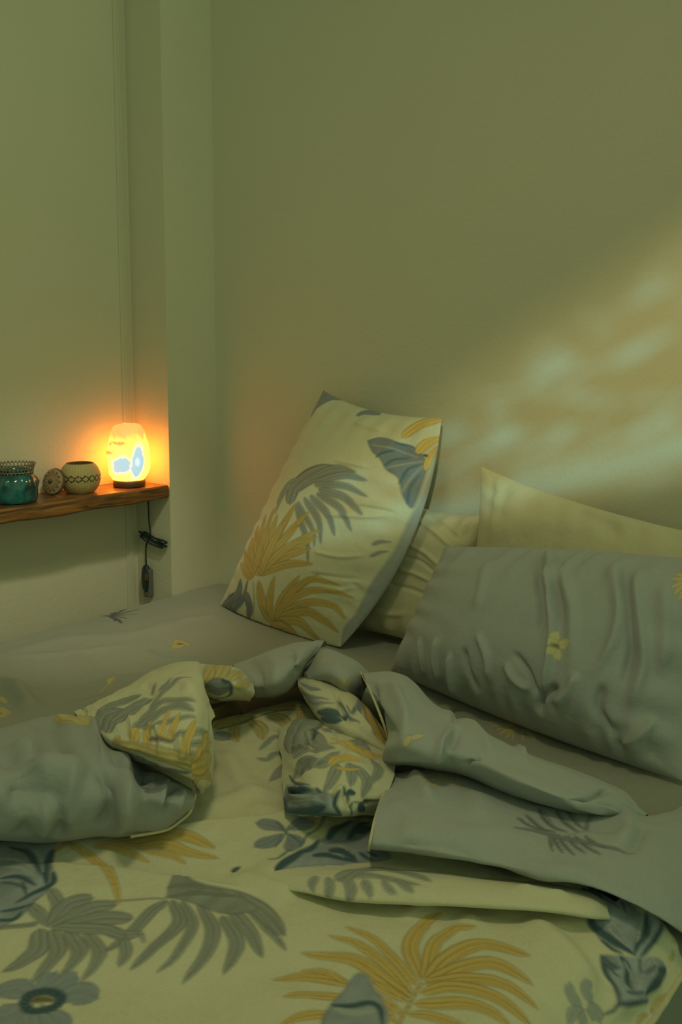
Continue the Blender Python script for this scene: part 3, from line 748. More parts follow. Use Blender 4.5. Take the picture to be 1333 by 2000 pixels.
for e in [(1086, 1236), (1110, 1255), (1092, 1287), (1068, 1275), (1072, 1247)]:
    f.stroke([(1087+(e[0]-1087)*.12, 1262+(e[1]-1262)*.12), ((1087+e[0])/2, (1262+e[1])/2), (1087+(e[0]-1087)*1.08, 1262+(e[1]-1262)*1.08)], 21, np.array((.66, .60, .34)), vein=.05, edge=.7, shape=1.35)
f.stroke([(1084, 1260), (1090, 1263)], 7, (.25, .17, .05), vein=0, shape=0)
for e in [(1322, 1118), (1312, 1130), (1312, 1147), (1318, 1160), (1328, 1172), (1336, 1112), (1345, 1150)]:
    f.stroke([(1345, 1140), ((1345+e[0])/2, (1140+e[1])/2-3), e], 9, PALEGOLD*1.15)
f.build('front_face', M_CLOTH, p4); bk.build('back_face', M_CLOTH, p4)

# ================================================================== duvet
duv = empty('duvet', (1.0, -1.4, .52), 'rumpled reversible duvet, cream with palm print above and plain grey beneath, thrown back in folds', 'duvet')
def add(c, name, label=None):
    o = c.build(name, M_CLOTH, duv)
    if label: o['label'] = label
    return o
# --- the spread cover
AMAX = 1.892
def make_cover():
    far = at_z(np.array([0, 150, 300, 400, 500, 600, 700, 800, 950, 1100, 1200]), np.array([1480, 1470, 1440, 1375, 1352, 1358, 1410, 1500, 1595, 1660, 1725]), .55)
    fx = np.r_[.04, far[:, 0]]; fy = np.r_[far[0, 1]-.03, far[:, 1]]
    o = np.argsort(fx); fx = fx[o]; fy = fy[o]
    A = np.r_[np.linspace(.03, .75, 140), np.linspace(.7525, AMAX, 560)]
    xr = np.minimum(A, 1.95)
    yb = np.interp(A, fx, fy); 
    ker = np.ones(9)/9; yb = np.convolve(np.r_[[yb[0]]*4, yb, [yb[-1]]*4], ker, 'valid')
    V = np.linspace(0, 1, 560)
    Y = yb[None]+(-2.02-yb[None])*V[:, None]
    r = .115; x1 = 1.745; z0 = .552; th1 = math.radians(56)
    Px = np.where(A < x1, A, 0.); Pz = np.full(len(A), z0)
    for i, a in enumerate(A):
        if a >= x1:
            t = (a-x1)/r
            if t < th1: Px[i] = x1+r*math.sin(t); Pz[i] = z0-r*(1-math.cos(t))
            else:
                q = a-x1-r*th1; Px[i] = x1+r*math.sin(th1)+q*math.cos(th1); Pz[i] = z0-r*(1-math.cos(th1))-q*math.sin(th1)
    G = np.zeros(Y.shape+(3,)); G[..., 0] = Px[None]; G[..., 1] = Y; G[..., 2] = Pz[None]
    # far border dips to the sheet
    d = yb[None]-Y
    G[..., 2] -= np.where(A[None] < x1+.03, .042*np.exp(-(d/.02)**2), 0)
    S = np.stack([np.broadcast_to(A[None], Y.shape), Y], -1)
    c = Cloth(G, S, flip=True)
    c.fill(CREAM)
    c.wrinkle(.006, 4, 7, 71, 3); c.wrinkle(.006, 8, 14, 75, 2); c.wrinkle(.0012, 24, 40, 77, 2)
    c.refresh()
    K7 = lambda x, y: (x/1.96, 1560+y/1.96)
    for pts, wd, h, st in [
        ([(0, 1690), (120, 1697), (260, 1712), (430, 1735), (520, 1745)], .05, .010, -1),
        ([(250, 1632), (400, 1618), (560, 1602), (720, 1598)], .06, .014, -1),
        ([(455, 1702), (520, 1735), (590, 1752)], .018, .010, 0), ([(480, 1712), (560, 1700), (660, 1690)], .03, .008, 0),
        ([(1020, 1790), (1110, 1860), (1170, 1960)], .02, .010, 0), ([(1090, 1800), (1160, 1870), (1205, 1960)], .016, -.007, 0),
        ([(780, 1800), (830, 1770), (860, 1762)], .012, .004, 0), ([(880, 1830), (930, 1785)], .012, .004, 0),
        ([(440, 1460), (470, 1530), (540, 1560)], .018, .008, 0), ([(390, 1600), (450, 1560), (540, 1550)], .02, .006, 0), ([(560, 1540), (500, 1500), (470, 1450)], .02, -.006, 0),
        ([(480, 1570), (600, 1600)], .02, .006, 0), ([(0, 1900), (200, 1880), (420, 1850)], .03, .005, 0), ([(300, 1960), (520, 1900), (700, 1880)], .03, -.005, 0),
        ([(1000, 1740), (1060, 1715), (1130, 1720)], .02, .008, 0), ([(1240, 1760), (1300, 1830), (1330, 1860)], .012, .008, 0), ([(1180, 1980), (1240, 1940), (1290, 1890)], .012, .010, 0),
        ([(1200, 1880), (1240, 1930)], .012, -.006, 0), ([(700, 1700), (850, 1720), (1000, 1735)], .03, .006, 0)]:
        c.crease(pts, wd, h, st)
    c.refresh()
    def PS(K, L, w_, col, s, **k): c.stroke([K(*p) for p in L], w_/s, col, **k)
    # grey leaves, left and centre
    for L, w_ in [([(640, 390), (570, 440), (500, 515), (400, 585)], 40), ([(660, 390), (690, 470), (600, 560), (503, 652)], 44), ([(700, 390), (738, 480), (680, 590), (604, 662)], 46), ([(765, 400), (815, 500), (785, 600), (703, 702)], 62),
                  ([(850, 450), (905, 540), (890, 610), (858, 668)], 66), ([(880, 420), (950, 500), (1003, 605)], 50), ([(930, 400), (1010, 480), (1094, 578)], 34), ([(860, 360), (990, 420), (1088, 522)], 56)]: PS(K7, L, w_, SLATE*.95, 1.96)
    c.poly([K7(*p) for p in [(635, 380), (650, 320), (685, 292), (740, 310), (830, 335), (900, 350), (935, 375), (990, 420), (930, 440), (850, 440), (760, 410), (700, 390)]], SLATE*.9, vein=.2)
    PS(K7, [(640, 375), (760, 360), (930, 375)], 14, SLATE*.62, 1.96, vein=0); PS(K7, [(640, 340), (700, 330), (850, 350)], 10, SLATE*.65, 1.96, vein=0)
    for L, w_ in [([(190, 345), (220, 400), (195, 465)], 50), ([(105, 400), (150, 440), (185, 490)], 48), ([(355, 380), (260, 405), (190, 480)], 50), ([(445, 405), (330, 425), (195, 490)], 46), ([(505, 460), (380, 460), (205, 492)], 52),
                  ([(150, 500), (150, 570), (90, 620), (12, 662)], 56), ([(200, 500), (222, 580), (180, 640), (122, 704)], 56), ([(260, 500), (305, 580), (270, 640), (232, 672)], 62), ([(330, 510), (380, 580), (360, 640), (316, 694)], 58),
                  ([(400, 490), (460, 520), (545, 520)], 40), ([(475, 540), (482, 590), (457, 642)], 46), ([(210, 490), (380, 500), (480, 530)], 40), ([(535, 505), (545, 530), (552, 550)], 18)]: PS(K7, L, w_, SLATE, 1.96)
    PS(K7, [(0, 492), (60, 488), (130, 480)], 18, SLATE*.9, 1.96, shape=0); PS(K7, [(440, 392), (530, 386), (630, 382)], 6, SLATE*.75, 1.96, shape=0, vein=0)
    # gold leaves at the fold
    for L, w_ in [([(255, 165), (380, 250), (440, 330), (455, 402)], 36), ([(360, 185), (550, 150), (700, 140), (820, 187)], 50), ([(440, 185), (600, 175), (720, 205), (834, 228)], 38), ([(550, 200), (650, 215), (710, 248)], 22), ([(400, 180), (500, 210), (568, 243)], 24),
                  ([(205, 205), (240, 175), (280, 160)], 16)]: PS(K7, L, w_, GOLD, 1.96)
    # blue bloom at the left border
    c.poly([K7(*p) for p in [(-60, 165), (60, 155), (210, 150), (200, 230), (200, 320), (130, 400), (60, 465), (-60, 480)]], BLUE*1.15, vein=.3)
    for L, w_ in [([(35, 185), (110, 210), (155, 285)], 18), ([(200, 195), (175, 260), (180, 330)], 28), ([(205, 280), (200, 325), (130, 360), (60, 400)], 18), ([(0, 305), (70, 298), (138, 332)], 14), ([(-20, 465), (50, 462), (85, 430)], 14), ([(0, 432), (70, 420), (125, 402)], 12), ([(0, 320), (50, 325), (100, 345)], 8), ([(85, 320), (95, 345), (100, 370)], 14)]:
        PS(K7, L, w_, TEAL, 1.96, vein=0, edge=1)
    for L in [[(90, 170), (150, 215), (165, 280)], [(0, 260), (80, 265), (140, 300)], [(20, 230), (70, 235), (120, 260)]]: PS(K7, L, 6, LIGHTBLUE*1.1, 1.96, vein=0, edge=1)
    # grey-blue flower, bottom left
    for L, w_ in [([(140, 765), (60, 730), (-20, 745)], 80), ([(150, 750), (190, 700), (215, 665)], 80), ([(180, 740), (260, 700), (300, 690)], 70), ([(200, 775), (290, 745), (372, 765)], 84), ([(160, 790), (200, 840), (250, 890)], 100), ([(120, 790), (40, 830), (-30, 850)], 100), ([(130, 800), (110, 850), (120, 900)], 90)]: PS(K7, L, w_, BLUE*1.1, 1.96, edge=.85, vein=.15, shape=1.4)
    PS(K7, [(95, 780), (120, 748), (190, 740), (235, 765), (195, 802), (115, 812), (92, 780)], 30, TEAL, 1.96, shape=0, vein=.2, edge=1); PS(K7, [(115, 775), (160, 768), (205, 772)], 26, (.20, .17, .08), 1.96, vein=.4)
    for i in range(14):
        a = i*.45; PS(K7, [(160+58*math.cos(a), 777+30*math.sin(a)), (160+82*math.cos(a), 777+44*math.sin(a))], 10, TEAL*1.2, 1.96, vein=0)
    # gold palm, bottom middle
    K = lambda x, y: (520+x/2.468, 1760+y/2.468)
    for L, w_ in [([(750, 372), (695, 220), (765, 110), (845, 56)], 78), ([(770, 372), (805, 220), (880, 150), (1005, 120)], 58), ([(780, 372), (880, 270), (1050, 208), (1265, 262)], 60), ([(780, 390), (950, 315), (1100, 300), (1280, 400)], 66), ([(770, 400), (950, 370), (1130, 395), (1305, 515)], 56),
                  ([(750, 440), (900, 410), (1080, 450), (1280, 605)], 58), ([(720, 495), (950, 490), (1080, 530), (1180, 605)], 60), ([(690, 545), (800, 555), (960, 605)], 44), ([(722, 400), (640, 300), (530, 190), (390, 126)], 40), ([(700, 440), (600, 330), (450, 210), (310, 168)], 46),
                  ([(690, 460), (560, 370), (400, 275), (175, 250)], 60), ([(680, 480), (600, 440), (510, 390)], 46), ([(400, 400), (200, 365), (36, 380)], 48), ([(380, 390), (280, 340), (175, 335)], 26), ([(380, 462), (220, 452), (88, 460)], 34), ([(320, 545), (180, 555), (70, 600)], 44), ([(650, 545), (590, 490), (530, 450)], 32), ([(620, 585), (580, 530), (540, 500)], 32)]:
        PS(K, L, w_, GOLD, 2.468, vein=.32)
    PS(K, [(745, 400), (700, 480), (635, 600)], 18, GOLD*.85, 2.468, shape=0); PS(K, [(720, 374), (830, 378)], 7, PALEGOLD, 2.468, vein=0)
    c.poly([K(*p) for p in [(400, 385), (440, 348), (490, 362), (520, 420), (560, 470), (575, 600), (280, 610), (310, 500), (365, 440)]], BLUE*1.12, vein=.25)
    PS(K, [(315, 500), (410, 505), (500, 490), (550, 520), (562, 600)], 26, TEAL, 2.468, vein=0, edge=1); PS(K, [(330, 520), (420, 540), (520, 530)], 30, LIGHTBLUE, 2.468, vein=0, edge=1)
    K = lambda x, y: (380+x/2.666, 1220+y/2.666)
    PS(K, [(200, 1290), (215, 1275), (238, 1262)], 20, TEAL, 2.666, vein=0)
    # middle flower and dark leaf beside it
    K = lambda x, y: (480+x/4.166, 1380+y/4.166)
    for L, w_ in [([(320, 1010), (230, 970), (90, 945)], 95), ([(350, 1000), (440, 960), (570, 950)], 110), ([(300, 1035), (220, 1090), (75, 1140)], 100), ([(345, 1050), (370, 1100), (370, 1180)], 120), ([(350, 1040), (400, 1080), (450, 1130)], 90)]: PS(K, L, w_, BLUE*1.05, 4.166, edge=.7, shape=1.4)
    for L in [[(330, 1030), (300, 985), (255, 935)], [(330, 1030), (280, 1090), (240, 1145)], [(330, 1030), (390, 1060), (445, 1105)], [(330, 1030), (340, 1000), (350, 970)]]: PS(K, L, 12, TEAL*1.8, 4.166, vein=0)
    PS(K, [(645, 890), (590, 990), (500, 1050), (440, 1145)], 14, TEAL*1.6, 4.166, vein=0, shape=0); PS(K, [(350, 1165), (270, 1230), (180, 1242)], 13, TEAL*1.6, 4.166, vein=0); PS(K, [(480, 908), (560, 915), (575, 985)], 18, GOLD, 4.166)
    c.poly([K(*p) for p in [(245, 1335), (440, 1165), (560, 1120), (660, 1050), (830, 935), (1020, 960), (1090, 1100), (1180, 1240), (900, 1275), (600, 1300), (400, 1320)]], BLUE*1.05, vein=.3)
    for L, w_ in [([(245, 1335), (380, 1230), (475, 1165)], 52), ([(455, 1190), (540, 1150), (595, 1085)], 40), ([(670, 1085), (740, 990), (860, 928)], 46), ([(835, 1085), (920, 970), (1020, 940)], 40), ([(890, 1030), (960, 1000), (1040, 985)], 60), ([(545, 1215), (700, 1212), (910, 1265)], 46), ([(675, 1170), (800, 1180), (905, 1255)], 52), ([(925, 1185), (1030, 1255)], 28), ([(985, 1180), (1085, 1222)], 22)]: PS(K, L, w_, TEAL, 4.166, vein=.1, edge=1)
    for L in [[(620, 1140), (760, 1130), (880, 1200)], [(700, 1195), (760, 1205), (800, 1230)]]: PS(K, L, 12, LIGHTBLUE, 4.166, vein=0)
    for L, w_ in [([(915, 870), (920, 900), (905, 935)], 30), ([(1020, 870), (1020, 900), (1015, 940)], 34)]: PS(K, L, w_, GOLD*1.1, 4.166)
    # grey ribbons at the left of the rumple
    for L, w_ in [([(400, 300), (300, 250), (210, 260), (112, 355)], 34), ([(380, 360), (340, 270), (275, 200)], 24), ([(400, 410), (250, 380), (180, 430), (95, 420)], 34), ([(400, 440), (290, 530), (200, 605)], 75), ([(420, 200), (410, 300), (380, 380)], 60)]: PS(K, L, w_, SLATE*1.05, 4.166)
    # yellow florets above
    K = lambda x, y: (380+x/2.666, 1220+y/2.666)
    for L, w_ in [([(110, 470), (200, 440), (320, 390)], 80), ([(190, 520), (300, 440), (480, 440)], 80), ([(215, 520), (205, 570), (225, 612)], 62), ([(300, 500), (345, 540), (355, 597)], 60), ([(390, 470), (450, 490), (485, 535)], 50), ([(480, 440), (550, 450), (540, 545)], 30), ([(100, 540), (150, 500), (240, 500)], 50), ([(380, 420), (450, 400), (560, 430)], 40)]: PS(K, L, w_, PALEGOLD*.95, 2.666, vein=.35)
    PS(K, [(120, 545), (300, 490), (485, 442)], 7, (.2, .14, .05), 2.666, vein=0, shape=0); PS(K, [(250, 450), (320, 440), (350, 420)], 18, LIGHTBLUE, 2.666)
    PS(K, [(110, 560), (160, 590), (180, 600)], 50, BLUE*1.1, 2.666)
    # blue feathers on the hanging side
    K = lambda x, y: (1100+x/5.72, 1700+y/5.72)
    c.poly([K(*p) for p in [(230, 190), (400, 240), (560, 280), (760, 380), (960, 480), (1120, 590), (1040, 780), (960, 900), (870, 1000), (790, 945), (600, 870), (440, 800), (330, 650), (285, 520), (280, 400), (300, 340)]], BLUE*1.2, vein=.4)
    c.poly([K(*p) for p in [(425, 945), (560, 950), (700, 960), (870, 990), (1060, 980), (1150, 1110), (1060, 1270), (950, 1380), (945, 1470), (720, 1530), (620, 1480), (570, 1290), (460, 1120)]], BLUE*1.15, vein=.4)
    for L, w_ in [([(300, 530), (360, 640), (560, 780), (790, 935)], 90), ([(430, 780), (540, 870), (665, 925)], 36), ([(235, 200), (300, 300), (390, 345)], 44), ([(935, 470), (930, 660), (850, 800), (795, 935)], 66), ([(1110, 590), (1040, 760), (870, 960)], 54), ([(428, 960), (470, 1130), (580, 1290), (625, 1470)], 42), ([(640, 955), (730, 1100), (770, 1330)], 70),
                  ([(440, 960), (560, 1060), (650, 1080)], 24), ([(460, 1040), (560, 1120), (640, 1190)], 20), ([(1150, 1100), (1060, 1250), (930, 1370)], 60), ([(720, 1360), (820, 1370), (910, 1365)], 38), ([(945, 1465), (750, 1490), (640, 1490), (560, 1570), (455, 1612)], 56), ([(340, 245), (500, 330), (640, 425)], 20), ([(655, 345), (680, 400), (700, 470)], 24), ([(870, 985), (860, 1060), (875, 1140)], 16), ([(910, 1150), (970, 1120), (1040, 1060)], 32), ([(890, 820), (960, 700), (1000, 560)], 20)]: PS(K, L, w_, TEAL, 5.72, vein=.1, edge=1)
    for L in [[(360, 460), (520, 560), (720, 760)], [(820, 560), (860, 680), (820, 800)], [(680, 1010), (760, 1150), (780, 1250)], [(500, 640), (620, 760), (760, 880)], [(900, 460), (880, 600), (840, 720)], [(980, 1000), (930, 1100), (880, 1200)]]: PS(K, L, 30, LIGHTBLUE*1.1, 5.72, vein=.2)
    for L, w_ in [([(80, 1260), (100, 1400), (215, 1540)], 110), ([(320, 1260), (260, 1330), (330, 1470)], 110), ([(60, 1720), (110, 1600), (230, 1560)], 130), ([(420, 1700), (380, 1600), (270, 1560)], 140), ([(200, 1740), (230, 1650), (240, 1580)], 90)]: PS(K, L, w_, LIGHTBLUE*.95, 5.72, edge=.6, vein=.1, shape=1.0)
    for L, w_ in [([(1230, 780), (1280, 740), (1330, 740)], 40), ([(1190, 1000), (1230, 960), (1230, 900)], 30), ([(980, 1590), (1060, 1460), (1200, 1380)], 44), ([(830, 1700), (880, 1640), (950, 1610)], 50)]: PS(K, L, w_, GOLD*.9, 5.72)
    add(c, 'cover', 'cream side printed with grey and gold palm leaves')
    # hem piping along the hanging edge
    L = c.G[::4, -1]
    tube('piping', L, .004, M_PIPE, duv, smooth=False)
make_cover()

# --- fold of the cover lapping over itself across the front
c = patch([[(500, 1686, .553), (620, 1688, .556), (760, 1692, .556), (900, 1705, .556), (1040, 1718, .556), (1140, 1738, .556), (1182, 1762, .546)],
           [(515, 1700, .556), (625, 1704, .570), (760, 1710, .577), (900, 1722, .58), (1040, 1735, .58), (1142, 1754, .574), (1186, 1772, .554)],
           [(535, 1722, .556), (635, 1736, .574), (760, 1744, .581), (900, 1750, .584), (1040, 1760, .584), (1145, 1772, .577), (1188, 1782, .554)],
           [(555, 1738, .555), (645, 1755, .567), (760, 1765, .572), (900, 1771, .574), (1040, 1780, .574), (1148, 1792, .568), (1190, 1793, .550)],
           [(555, 1737, .547), (645, 1752, .550), (760, 1761, .552), (900, 1767, .552), (1040, 1776, .552), (1148, 1789, .549), (1190, 1790, .543)]], .0024)
c.fill(CREAM); c.wrinkle(.004, 8, 14, 191, 3); c.refresh()
for pts, wd, h in [([(680, 1700), (760, 1735), (860, 1745)], .014, .005), ([(1000, 1728), (1060, 1745), (1120, 1748)], .012, .005)]: c.crease(pts, wd, h)
c.refresh()
K = lambda x, y: (380+x/2.666, 1220+y/2.666)
def PS(K, L, w_, col, s_, **k): c.stroke([K(*p) for p in L], w_/s_, col, **k)
for L, w_ in [([(740, 1330), (820, 1290), (980, 1275), (1230, 1335)], 60), ([(830, 1310), (1000, 1320), (1170, 1355)], 36), ([(640, 1310), (612, 1350), (620, 1395)], 44), ([(700, 1315), (705, 1370), (690, 1420)], 50), ([(790, 1320), (815, 1380), (800, 1440)], 60), ([(880, 1330), (910, 1390), (912, 1425)], 48), ([(980, 1330), (1010, 1370), (1050, 1400)], 40), ([(1060, 1330), (1100, 1360), (1140, 1390)], 34)]: PS(K, L, w_, SLATE*1.05, 2.666)
add(c, 'lapped_fold', 'cream fold lapping across the front with a grey comb-shaped leaf')
# --- grey underside turned up on the left
c = patch([[(-245, 1500, .545), (-140, 1452, .53), (0, 1432, .53), (80, 1412, .53), (165, 1412, .53), (235, 1466, .54), (305, 1505, .54), (372, 1545, .54)],
           [(-240, 1492, .572), (-140, 1440, .645), (0, 1420, .655), (80, 1397, .665), (160, 1398, .66), (228, 1458, .645), (300, 1498, .63), (372, 1540, .585)],
           [(-240, 1512, .582), (-140, 1480, .67), (0, 1465, .685), (80, 1440, .69), (165, 1440, .685), (240, 1485, .665), (310, 1520, .645), (378, 1552, .605)],
           [(-243, 1560, .582), (-140, 1550, .66), (0, 1535, .675), (85, 1515, .675), (170, 1515, .67), (250, 1540, .655), (322, 1560, .635), (382, 1568, .60)],
           [(-247, 1618, .572), (-140, 1620, .615), (0, 1605, .625), (85, 1595, .625), (170, 1595, .62), (255, 1595, .615), (325, 1590, .605), (370, 1588, .58)],
           [(-250, 1652, .557), (-140, 1652, .57), (0, 1642, .57), (85, 1639, .57), (170, 1638, .57), (255, 1632, .57), (322, 1621, .57), (356, 1602, .565)],
           [(-250, 1650, .546), (-140, 1650, .553), (0, 1638, .553), (85, 1636, .553), (170, 1634, .553), (255, 1628, .553), (320, 1616, .553), (352, 1600, .553)]], .0032)
c.fill(GREY*.86); c.wrinkle(.018, 6, 6, 101, 3, 1-.8*np.clip((np.linspace(0, 1, c.m)-.62)/.2, 0, 1)[None, :]); c.wrinkle(.0018, 20, 12, 104, 2); c.refresh()
for pts, wd, h in [([(20, 1450), (90, 1500), (60, 1560)], .03, .018), ([(90, 1400), (110, 1470), (160, 1520)], .025, -.018), ([(170, 1410), (190, 1470), (210, 1530)], .02, .018), ([(120, 1560), (118, 1600), (112, 1640)], .012, -.014), ([(85, 1545), (92, 1590), (86, 1635)], .012, .010), ([(230, 1470), (250, 1540), (235, 1610)], .02, .015),
                   ([(300, 1500), (280, 1560), (265, 1620)], .016, -.010), ([(345, 1530), (325, 1570), (300, 1610)], .007, -.012), ([(330, 1525), (318, 1560), (305, 1585)], .007, .010), ([(360, 1545), (345, 1580), (330, 1600)], .006, .008), ([(210, 1480), (255, 1510), (300, 1512)], .012, -.014), ([(90, 1500), (200, 1560), (290, 1550)], .03, .008), ([(-20, 1470), (60, 1480), (150, 1450)], .022, -.022), ([(40, 1520), (110, 1500), (170, 1540)], .024, .022), ([(0, 1560), (60, 1540), (130, 1575)], .02, -.020), ([(20, 1600), (90, 1580), (160, 1600)], .018, .016), ([(190, 1500), (215, 1560), (190, 1620)], .014, -.016), ([(265, 1540), (250, 1590), (225, 1628)], .012, .014), ([(45, 1560), (50, 1600), (40, 1636)], .012, -.012)]: c.crease(pts, wd, h)
c.refresh()
K = lambda x, y: (x/2.777, 1180+y/2.777)
for L, w_ in [([(735, 950), (800, 905), (890, 885)], 36), ([(770, 998), (850, 960), (920, 915)], 46)]: c.stroke([K(*p) for p in L], w_/2.777, BLUE*.75)
for p in [(318, 600), (345, 595), (375, 612)]: c.stroke([K(*p), K(p[0]+60, p[1]+12), K(p[0]+95, p[1]+45)], 12, PALEGOLD)
add(c, 'turned_up_underside', 'plain grey underside bulging at the left')
e = np.array([(382, 1552, .60), (372, 1585, .585), (352, 1604, .575), (322, 1622, .572), (255, 1634, .572)])
tube('piping', at_z(e[:, 0], e[:, 1], e[:, 2]), .0022, M_PIPE, duv)

# --- cream corner folded over it
c = patch([[(148, 1402, .60), (205, 1378, .56), (265, 1352, .545), (330, 1318, .54), (383, 1312, .54), (398, 1360, .545), (408, 1440, .55)],
           [(146, 1392, .655), (196, 1365, .675), (262, 1332, .685), (325, 1300, .705), (386, 1296, .715), (396, 1342, .70), (416, 1402, .66)],
           [(152, 1400, .665), (205, 1402, .69), (262, 1396, .71), (325, 1380, .73), (386, 1362, .735), (408, 1402, .70), (420, 1455, .64)],
           [(160, 1408, .66), (215, 1443, .685), (270, 1456, .695), (325, 1456, .705), (376, 1444, .705), (406, 1462, .67), (419, 1500, .615)],
           [(166, 1415, .645), (224, 1462, .655), (272, 1487, .66), (325, 1502, .66), (370, 1512, .655), (394, 1528, .625), (412, 1535, .585)],
           [(170, 1413, .62), (226, 1458, .62), (276, 1480, .62), (328, 1494, .62), (366, 1505, .615), (386, 1546, .575), (398, 1548, .562)]], .0024)
c.fill(CREAM*.98); c.wrinkle(.006, 9, 9, 111, 3); c.wrinkle(.0016, 45, 18, 114, 2); c.refresh()
K = lambda x, y: (130+x/4.3, 1280+y/4.3)
for pts, wd, h in [([K(150, 400), K(160, 480), K(150, 550)], .006, -.006), ([K(640, 230), K(700, 330), K(560, 420)], .01, -.008), ([K(720, 130), K(800, 110), K(860, 100)], .006, -.007), ([K(860, 190), K(1000, 240), K(1060, 310)], .01, .007), ([K(500, 480), K(560, 600), K(540, 720)], .009, .006),
                   ([K(660, 560), K(680, 700), K(690, 800)], .006, -.006), ([K(760, 560), K(790, 700), K(800, 840)], .006, .007), ([K(850, 600), K(880, 720), K(900, 860)], .006, -.006), ([K(950, 600), K(960, 760), K(990, 900)], .006, .007), ([K(1060, 600), K(1100, 760), K(1060, 900)], .008, .008), ([K(420, 740), K(700, 800), K(1040, 930)], .008, .008)]: c.crease(pts, wd, h)
c.refresh()
def PS(L, w_, col, **k): c.stroke([K(*p) for p in L], w_/4.3, col, **k)
for L, w_ in [([(270, 540), (350, 430), (620, 335)], 70), ([(285, 620), (340, 500), (500, 470)], 120), ([(330, 640), (380, 540), (560, 420)], 100), ([(390, 560), (560, 450), (720, 370)], 90), ([(560, 620), (700, 480), (830, 380), (1080, 385)], 50), ([(600, 600), (860, 440), (1070, 465)], 54), ([(720, 335), (730, 290), (745, 235)], 26), ([(780, 300), (830, 250), (875, 190)], 32), ([(700, 440), (870, 260), (1040, 185)], 34), ([(650, 620), (900, 540), (1080, 520)], 44),
              ([(900, 680), (1060, 645), (1190, 655)], 56), ([(1040, 745), (1110, 735), (1190, 745)], 50), ([(980, 830), (1040, 830), (1090, 820)], 50)]: PS(L, w_, SLATE, vein=.35)
for L, w_ in [([(430, 770), (430, 720), (445, 680)], 50), ([(540, 790), (560, 720), (595, 610)], 70), ([(650, 780), (680, 680), (705, 550)], 60), ([(760, 760), (800, 640), (860, 450)], 66), ([(850, 720), (900, 600), (950, 485)], 56), ([(1000, 930), (1010, 740), (1085, 550)], 84)]: PS(L, w_, GOLD*1.05)
PS([(420, 745), (600, 800), (850, 875), (1050, 935)], 90, PALEGOLD*.9, vein=.5, shape=0); PS([(690, 705), (790, 700), (910, 705)], 44, np.array((.22, .18, .17)))
for L, w_ in [([(1060, 1010), (1130, 850), (1210, 730)], 80), ([(1080, 1120), (1110, 1030), (1230, 1055)], 56), ([(1050, 960), (1180, 900), (1220, 850)], 50)]: PS(L, w_, GOLD)
PS([(400, 790), (560, 855), (820, 955), (1040, 985)], 60, BLUE*.85, shape=.6)
add(c, 'folded_corner', 'cream corner with gathered grey and gold leaf print')

# --- small yellow roll beside it
c = patch([[(384, 1318, .56), (430, 1312, .56), (470, 1322, .56), (503, 1360, .555)],
           [(384, 1296, .645), (425, 1298, .655), (465, 1305, .65), (497, 1338, .625)],
           [(388, 1312, .675), (428, 1318, .68), (464, 1332, .675), (497, 1354, .63)],
           [(398, 1338, .66), (430, 1350, .655), (460, 1354, .65), (492, 1364, .615)],
           [(402, 1358, .61), (430, 1366, .605), (458, 1365, .60), (488, 1370, .585)],
           [(404, 1362, .56), (430, 1368, .56), (458, 1368, .56), (486, 1372, .56)]], .0024)
c.fill(CREAM*.98); c.wrinkle(.004, 15, 15, 121, 3); c.refresh()
K = lambda x, y: (380+x/2.666, 1220+y/2.666)
for L, w_ in [([(50, 300), (80, 250), (110, 215)], 50), ([(110, 290), (140, 250), (170, 215)], 46), ([(180, 290), (210, 260), (230, 240)], 30), ([(230, 340), (270, 310), (300, 300)], 34), ([(200, 330), (240, 290), (270, 270)], 26)]: c.stroke([K(*p) for p in L], w_/2.666, PALEGOLD)
c.stroke([K(70, 345), K(120, 335), K(185, 330)], 26, BLUE*1.0)
c.stroke([K(150, 290), K(190, 320), K(180, 370), K(110, 385)], 3.5, TEAL, vein=0, shape=0)
add(c, 'rolled_lip', 'cream and yellow rolled lip')

# --- grey tufts at the far edge
c = patch([[(456, 1308, .55), (540, 1286, .55), (602, 1270, .55), (640, 1264, .55)],
           [(456, 1300, .60), (535, 1266, .63), (595, 1251, .64), (634, 1252, .63)],
           [(468, 1318, .62), (540, 1298, .665), (590, 1284, .66), (620, 1276, .625)],
           [(484, 1345, .61), (535, 1338, .645), (572, 1324, .64), (600, 1304, .605)],
           [(500, 1364, .585), (540, 1360, .59), (570, 1346, .59), (592, 1324, .58)],
           [(500, 1366, .55), (540, 1362, .55), (568, 1350, .55), (588, 1328, .55)]], .0026)
c.fill(GREY*1.02); c.wrinkle(.005, 12, 10, 131, 3); c.refresh()
for pts, wd, h in [([(480, 1290), (505, 1320), (512, 1355)], .012, -.010), ([(560, 1270), (580, 1300), (588, 1312)], .006, -.010), ([(520, 1280), (540, 1310), (530, 1345)], .014, .008)]: c.crease(pts, wd, h)
add(c, 'pinched_underside', 'pinched tuft of the grey underside at the far edge')
c = patch([[(590, 1318, .55), (635, 1284, .55), (682, 1302, .55), (728, 1328, .55)],
           [(596, 1310, .61), (632, 1267, .64), (688, 1288, .64), (724, 1318, .60)],
           [(602, 1324, .62), (635, 1304, .66), (680, 1320, .66), (720, 1335, .61)],
           [(606, 1336, .60), (640, 1334, .63), (676, 1352, .63), (710, 1358, .60)],
           [(612, 1342, .575), (645, 1346, .575), (680, 1371, .575), (706, 1373, .57)],
           [(612, 1344, .55), (645, 1348, .55), (680, 1373, .55), (706, 1375, .55)]], .0026)
c.fill(GREY*.98); c.wrinkle(.004, 12, 10, 141, 3); c.refresh()
for L, w_ in [([(668, 1345), (672, 1330), (668, 1318)], 7), ([(676, 1345), (684, 1332), (690, 1322)], 7), ([(614, 1300), (622, 1290), (628, 1282)], 9), ([(660, 1342), (660, 1332)], 6)]: c.stroke(L, w_, PALEGOLD*.9)
